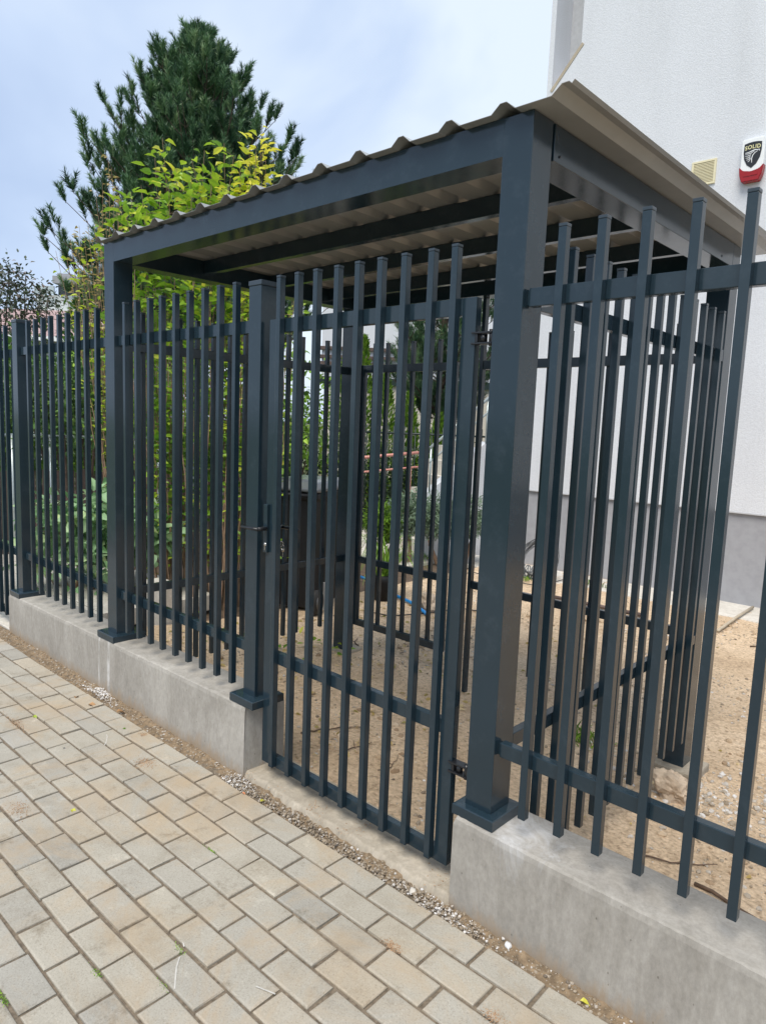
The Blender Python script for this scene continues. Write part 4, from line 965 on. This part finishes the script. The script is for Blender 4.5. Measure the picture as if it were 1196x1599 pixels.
for k, (pts, lb) in enumerate(((((700, 905), (735, 893), (790, 905), (838, 915), (880, 905)), 'thin black cable trailing from the wire coil over the soil'), (((575, 955), (610, 962), (660, 958), (720, 950), (800, 962)), 'thin black cable crossing the soil behind the rear gate'))):
    m = MB(); m.tube([ON(u, v, 'z', -.15) for u, v in pts], .006, 6); tag(m.build('cable', M['black']), lb, 'cable')
gr = []
for u, v in ((662, 872), (815, 905), (930, 915), (912, 1150), (905, 1160)):
    c = ON(u, v, 'z', -.16)
    for i in range(60): gr.append((c.x+random.gauss(0, .07), c.y+random.gauss(0, .04), hz(c.x, c.y)))
tag(leaf_cloud('grass', gr, [(random.gauss(0, .35), random.gauss(0, .35), 1) for _ in gr], .07, 'thuja', None, None, .12, .2), 'small weeds growing in the yard soil', None, None, 'stuff')
# low weeds by the rear left post
gr = []
for u, v in ((370, 1000), (435, 1010), (470, 1000), (530, 1015), (345, 990), (300, 960), (455, 1040)):
    c = ON(u, v, 'z', -.13)
    for i in range(8): gr.append((c.x+random.gauss(0, .12), c.y+random.gauss(0, .1), -.11))
tag(leaf_cloud('ground_cover', gr, [(random.gauss(0, 1), random.gauss(0, 1), .4) for _ in gr], .06, 'shrubleaf', None, None, .6, .3), 'low green sprouts on the soil below the shrub', None, None, 'stuff')

# ------------------------------------------------------------------ far buildings
def quadbox(m, P0, dirx, L, depth, z0, z1):
    dx = dirx.normalized(); s = Vector((-dx.y, dx.x, 0)); p = [P0, P0+dx*L, P0+dx*L+s*depth, P0+s*depth]
    m.add([Vector((q.x, q.y, z)) for z in (z0, z1) for q in p], [(3, 2, 1, 0), (4, 5, 6, 7), (0, 1, 5, 4), (1, 2, 6, 5), (2, 3, 7, 6), (3, 0, 4, 7)]); return m
side = Vector((Rv.x, Rv.y, 0)).normalized()
b1 = root('villa', tuple(gnd(660, 700, 26)), 'white villa with dark horizontal bands behind the yard', 'house')
P0 = AT(500, 640, 26); P0.z = 0; zf = lambda v, d: AT(620, v, d).z
quadbox(MB(), P0, side, 7.2, 6, zf(602, 26), zf(400, 26)).build('wall', M['stucco'], b1)
quadbox(MB(), P0-Vector((0, 0, 0))+side*.3, side, 6.6, 6, -.4, zf(602, 26)-.002).build('lower_wall', M['beige'], b1)
for v, h in ((549, .12), (562, .12), (572, .12), (598, .26)):
    m = MB(); f = Vector((Fv.x, Fv.y, 0)).normalized(); quadbox(m, P0-f*.12-side*.1, side, 7.4, .3, zf(v, 26)-h/2, zf(v, 26)+h/2); m.build('band', M['iron'] if h > .2 else M['wood'], b1)
for u0, u1 in ((556, 575), (700, 716)):
    m = MB(); a = AT(u0, 520, 25.8); a.z = 0; quadbox(m, a, side, (u1-u0)*25.8/1090, .12, zf(540, 26), zf(500, 26)); w_ = m.build('window', M['glass'], b1)
b2 = root('cottage', tuple(gnd(60, 560, 24)), 'low house with faded red tiled roof behind the left fence', 'house')
d = 24; f = Vector((Fv.x, Fv.y, 0)).normalized(); P0 = AT(-60, 560, d); P0.z = 0
ze = AT(80, 528, d).z; zr = AT(80, 470, d).z
quadbox(MB(), P0, side, 6.2, 5, -.4, ze).build('wall', M['smoothwall'], b2)
L = 6.6; q = P0-side*.2-f*.5; m = MB(); s2 = Vector((-side.y, side.x, 0))
m.add([Vector((*(q).xy, ze)), Vector((*(q+side*L).xy, ze)), Vector((*(q+side*(L-2)+f*3).xy, zr)), Vector((*(q+side*.4+f*3).xy, zr)), Vector((*(q+side*L+f*6).xy, ze)), Vector((*(q+f*6).xy, ze))],
      [(0, 1, 2, 3), (1, 4, 2), (4, 5, 3, 2), (5, 0, 3), (0, 5, 4, 1)]); m.build('roof', M['rooftile'], b2)
quadbox(MB(), q-f*.06, side, L, .1, ze-.16, ze-.003).build('gutter', M['white'], b2)
for k in range(4):
    m = MB(); quadbox(m, P0-f*.03+side*(.8+1.35*k), side, .55, .05, ze-1.35, ze-.35); w_ = m.build('window', M['glass'], b2)
b3 = root('modern_house', tuple(gnd(115, 500, 46)), 'distant modern grey house with glass balcony above the left fence', 'house'); d = 46
P0 = AT(92, 470, d); P0.z = 0; z = lambda v: AT(115, v, d).z
quadbox(MB(), P0-side*1.4, side, 6.5, 6, -.4, z(462)).build('wall', M['white'], b3)
quadbox(MB(), P0, side, 2.6, 4, z(462)+.002, z(447)).build('glazing', M['glass'], b3)
quadbox(MB(), P0-f*.8, side, 4.2, 5, z(447)+.002, z(436)).build('roof_slab', M['plinth'], b3)
quadbox(MB(), P0+side*.1-f*.3, side, .9, .9, z(436)+.003, z(430)).build('chimney', M['plinth'], b3)
quadbox(MB(), P0-side*1.4-f*.4, side, 1.3, .1, z(462)+.002, z(450)).build('balcony_glass', M['steel'], b3)
# conifers beyond the left fence
for (u, v, d, lb) in ((147, 462, 20, 'dark rounded conifer beyond the cottage garden'), (128, 475, 19, 'small dark conifer beside the rounded one')):
    tp = AT(u, v, d); b = Vector((tp.x, tp.y, -.3)); t = root('conifer', tuple(b), lb, 'conifer'); pts = []; ds = []; hh = tp.z+.3
    for i in range(2600):
        q = random.random(); r_ = .75*math.sqrt(max(0, 1-q**2.4))*random.uniform(.6, 1.05); an = random.random()*6.28
        pts.append(b+Vector((r_*math.cos(an), r_*math.sin(an), .1+hh*q))); ds.append((math.cos(an), math.sin(an), random.uniform(.2, 1.2)))
    leaf_cloud('crown', pts, ds, .16, 'darkleaf', t, None, .5, .05); m = MB(); m.tube([b, b+Vector((0, 0, hh*.8))], [.1, .02], 6); m.build('trunk', M['bark'], t)
# tree line closing the view low on the left and behind
random.seed(11)
for i, (u, v, d, lb) in enumerate(((-120, 560, 16, 'leafy tree beyond the left edge of the frame'), (460, 640, 11.5, 'broad green bush behind the bin'), (395, 650, 12, 'green bush behind the cane thicket'), (250, 640, 11, 'green bush behind the middle of the left fence'), (330, 620, 12.5, 'tall green bush filling the gap below the pine'), (205, 600, 10.5, 'green bush behind the shelter left post'), (20, 640, 9.0, 'green bush before the boards at the left edge'), (75, 640, 9.6, 'green bush between the boards and the cottage'))):
    blob(gnd(u, v+60, d), [(AT(u, v, d), (.9, .9, 1.0)), (AT(u-25, v+50, d), (.8, .8, .7)), (AT(u+25, v+50, d), (.8, .8, .7))], 1700, lb, 'darkleaf' if i % 2 == 0 else 'thuja', .11, 'background_bush', 'bush')

for o in list(bpy.data.objects):
    if '_o' in o: del o['_o']
print('objects', len(bpy.data.objects))
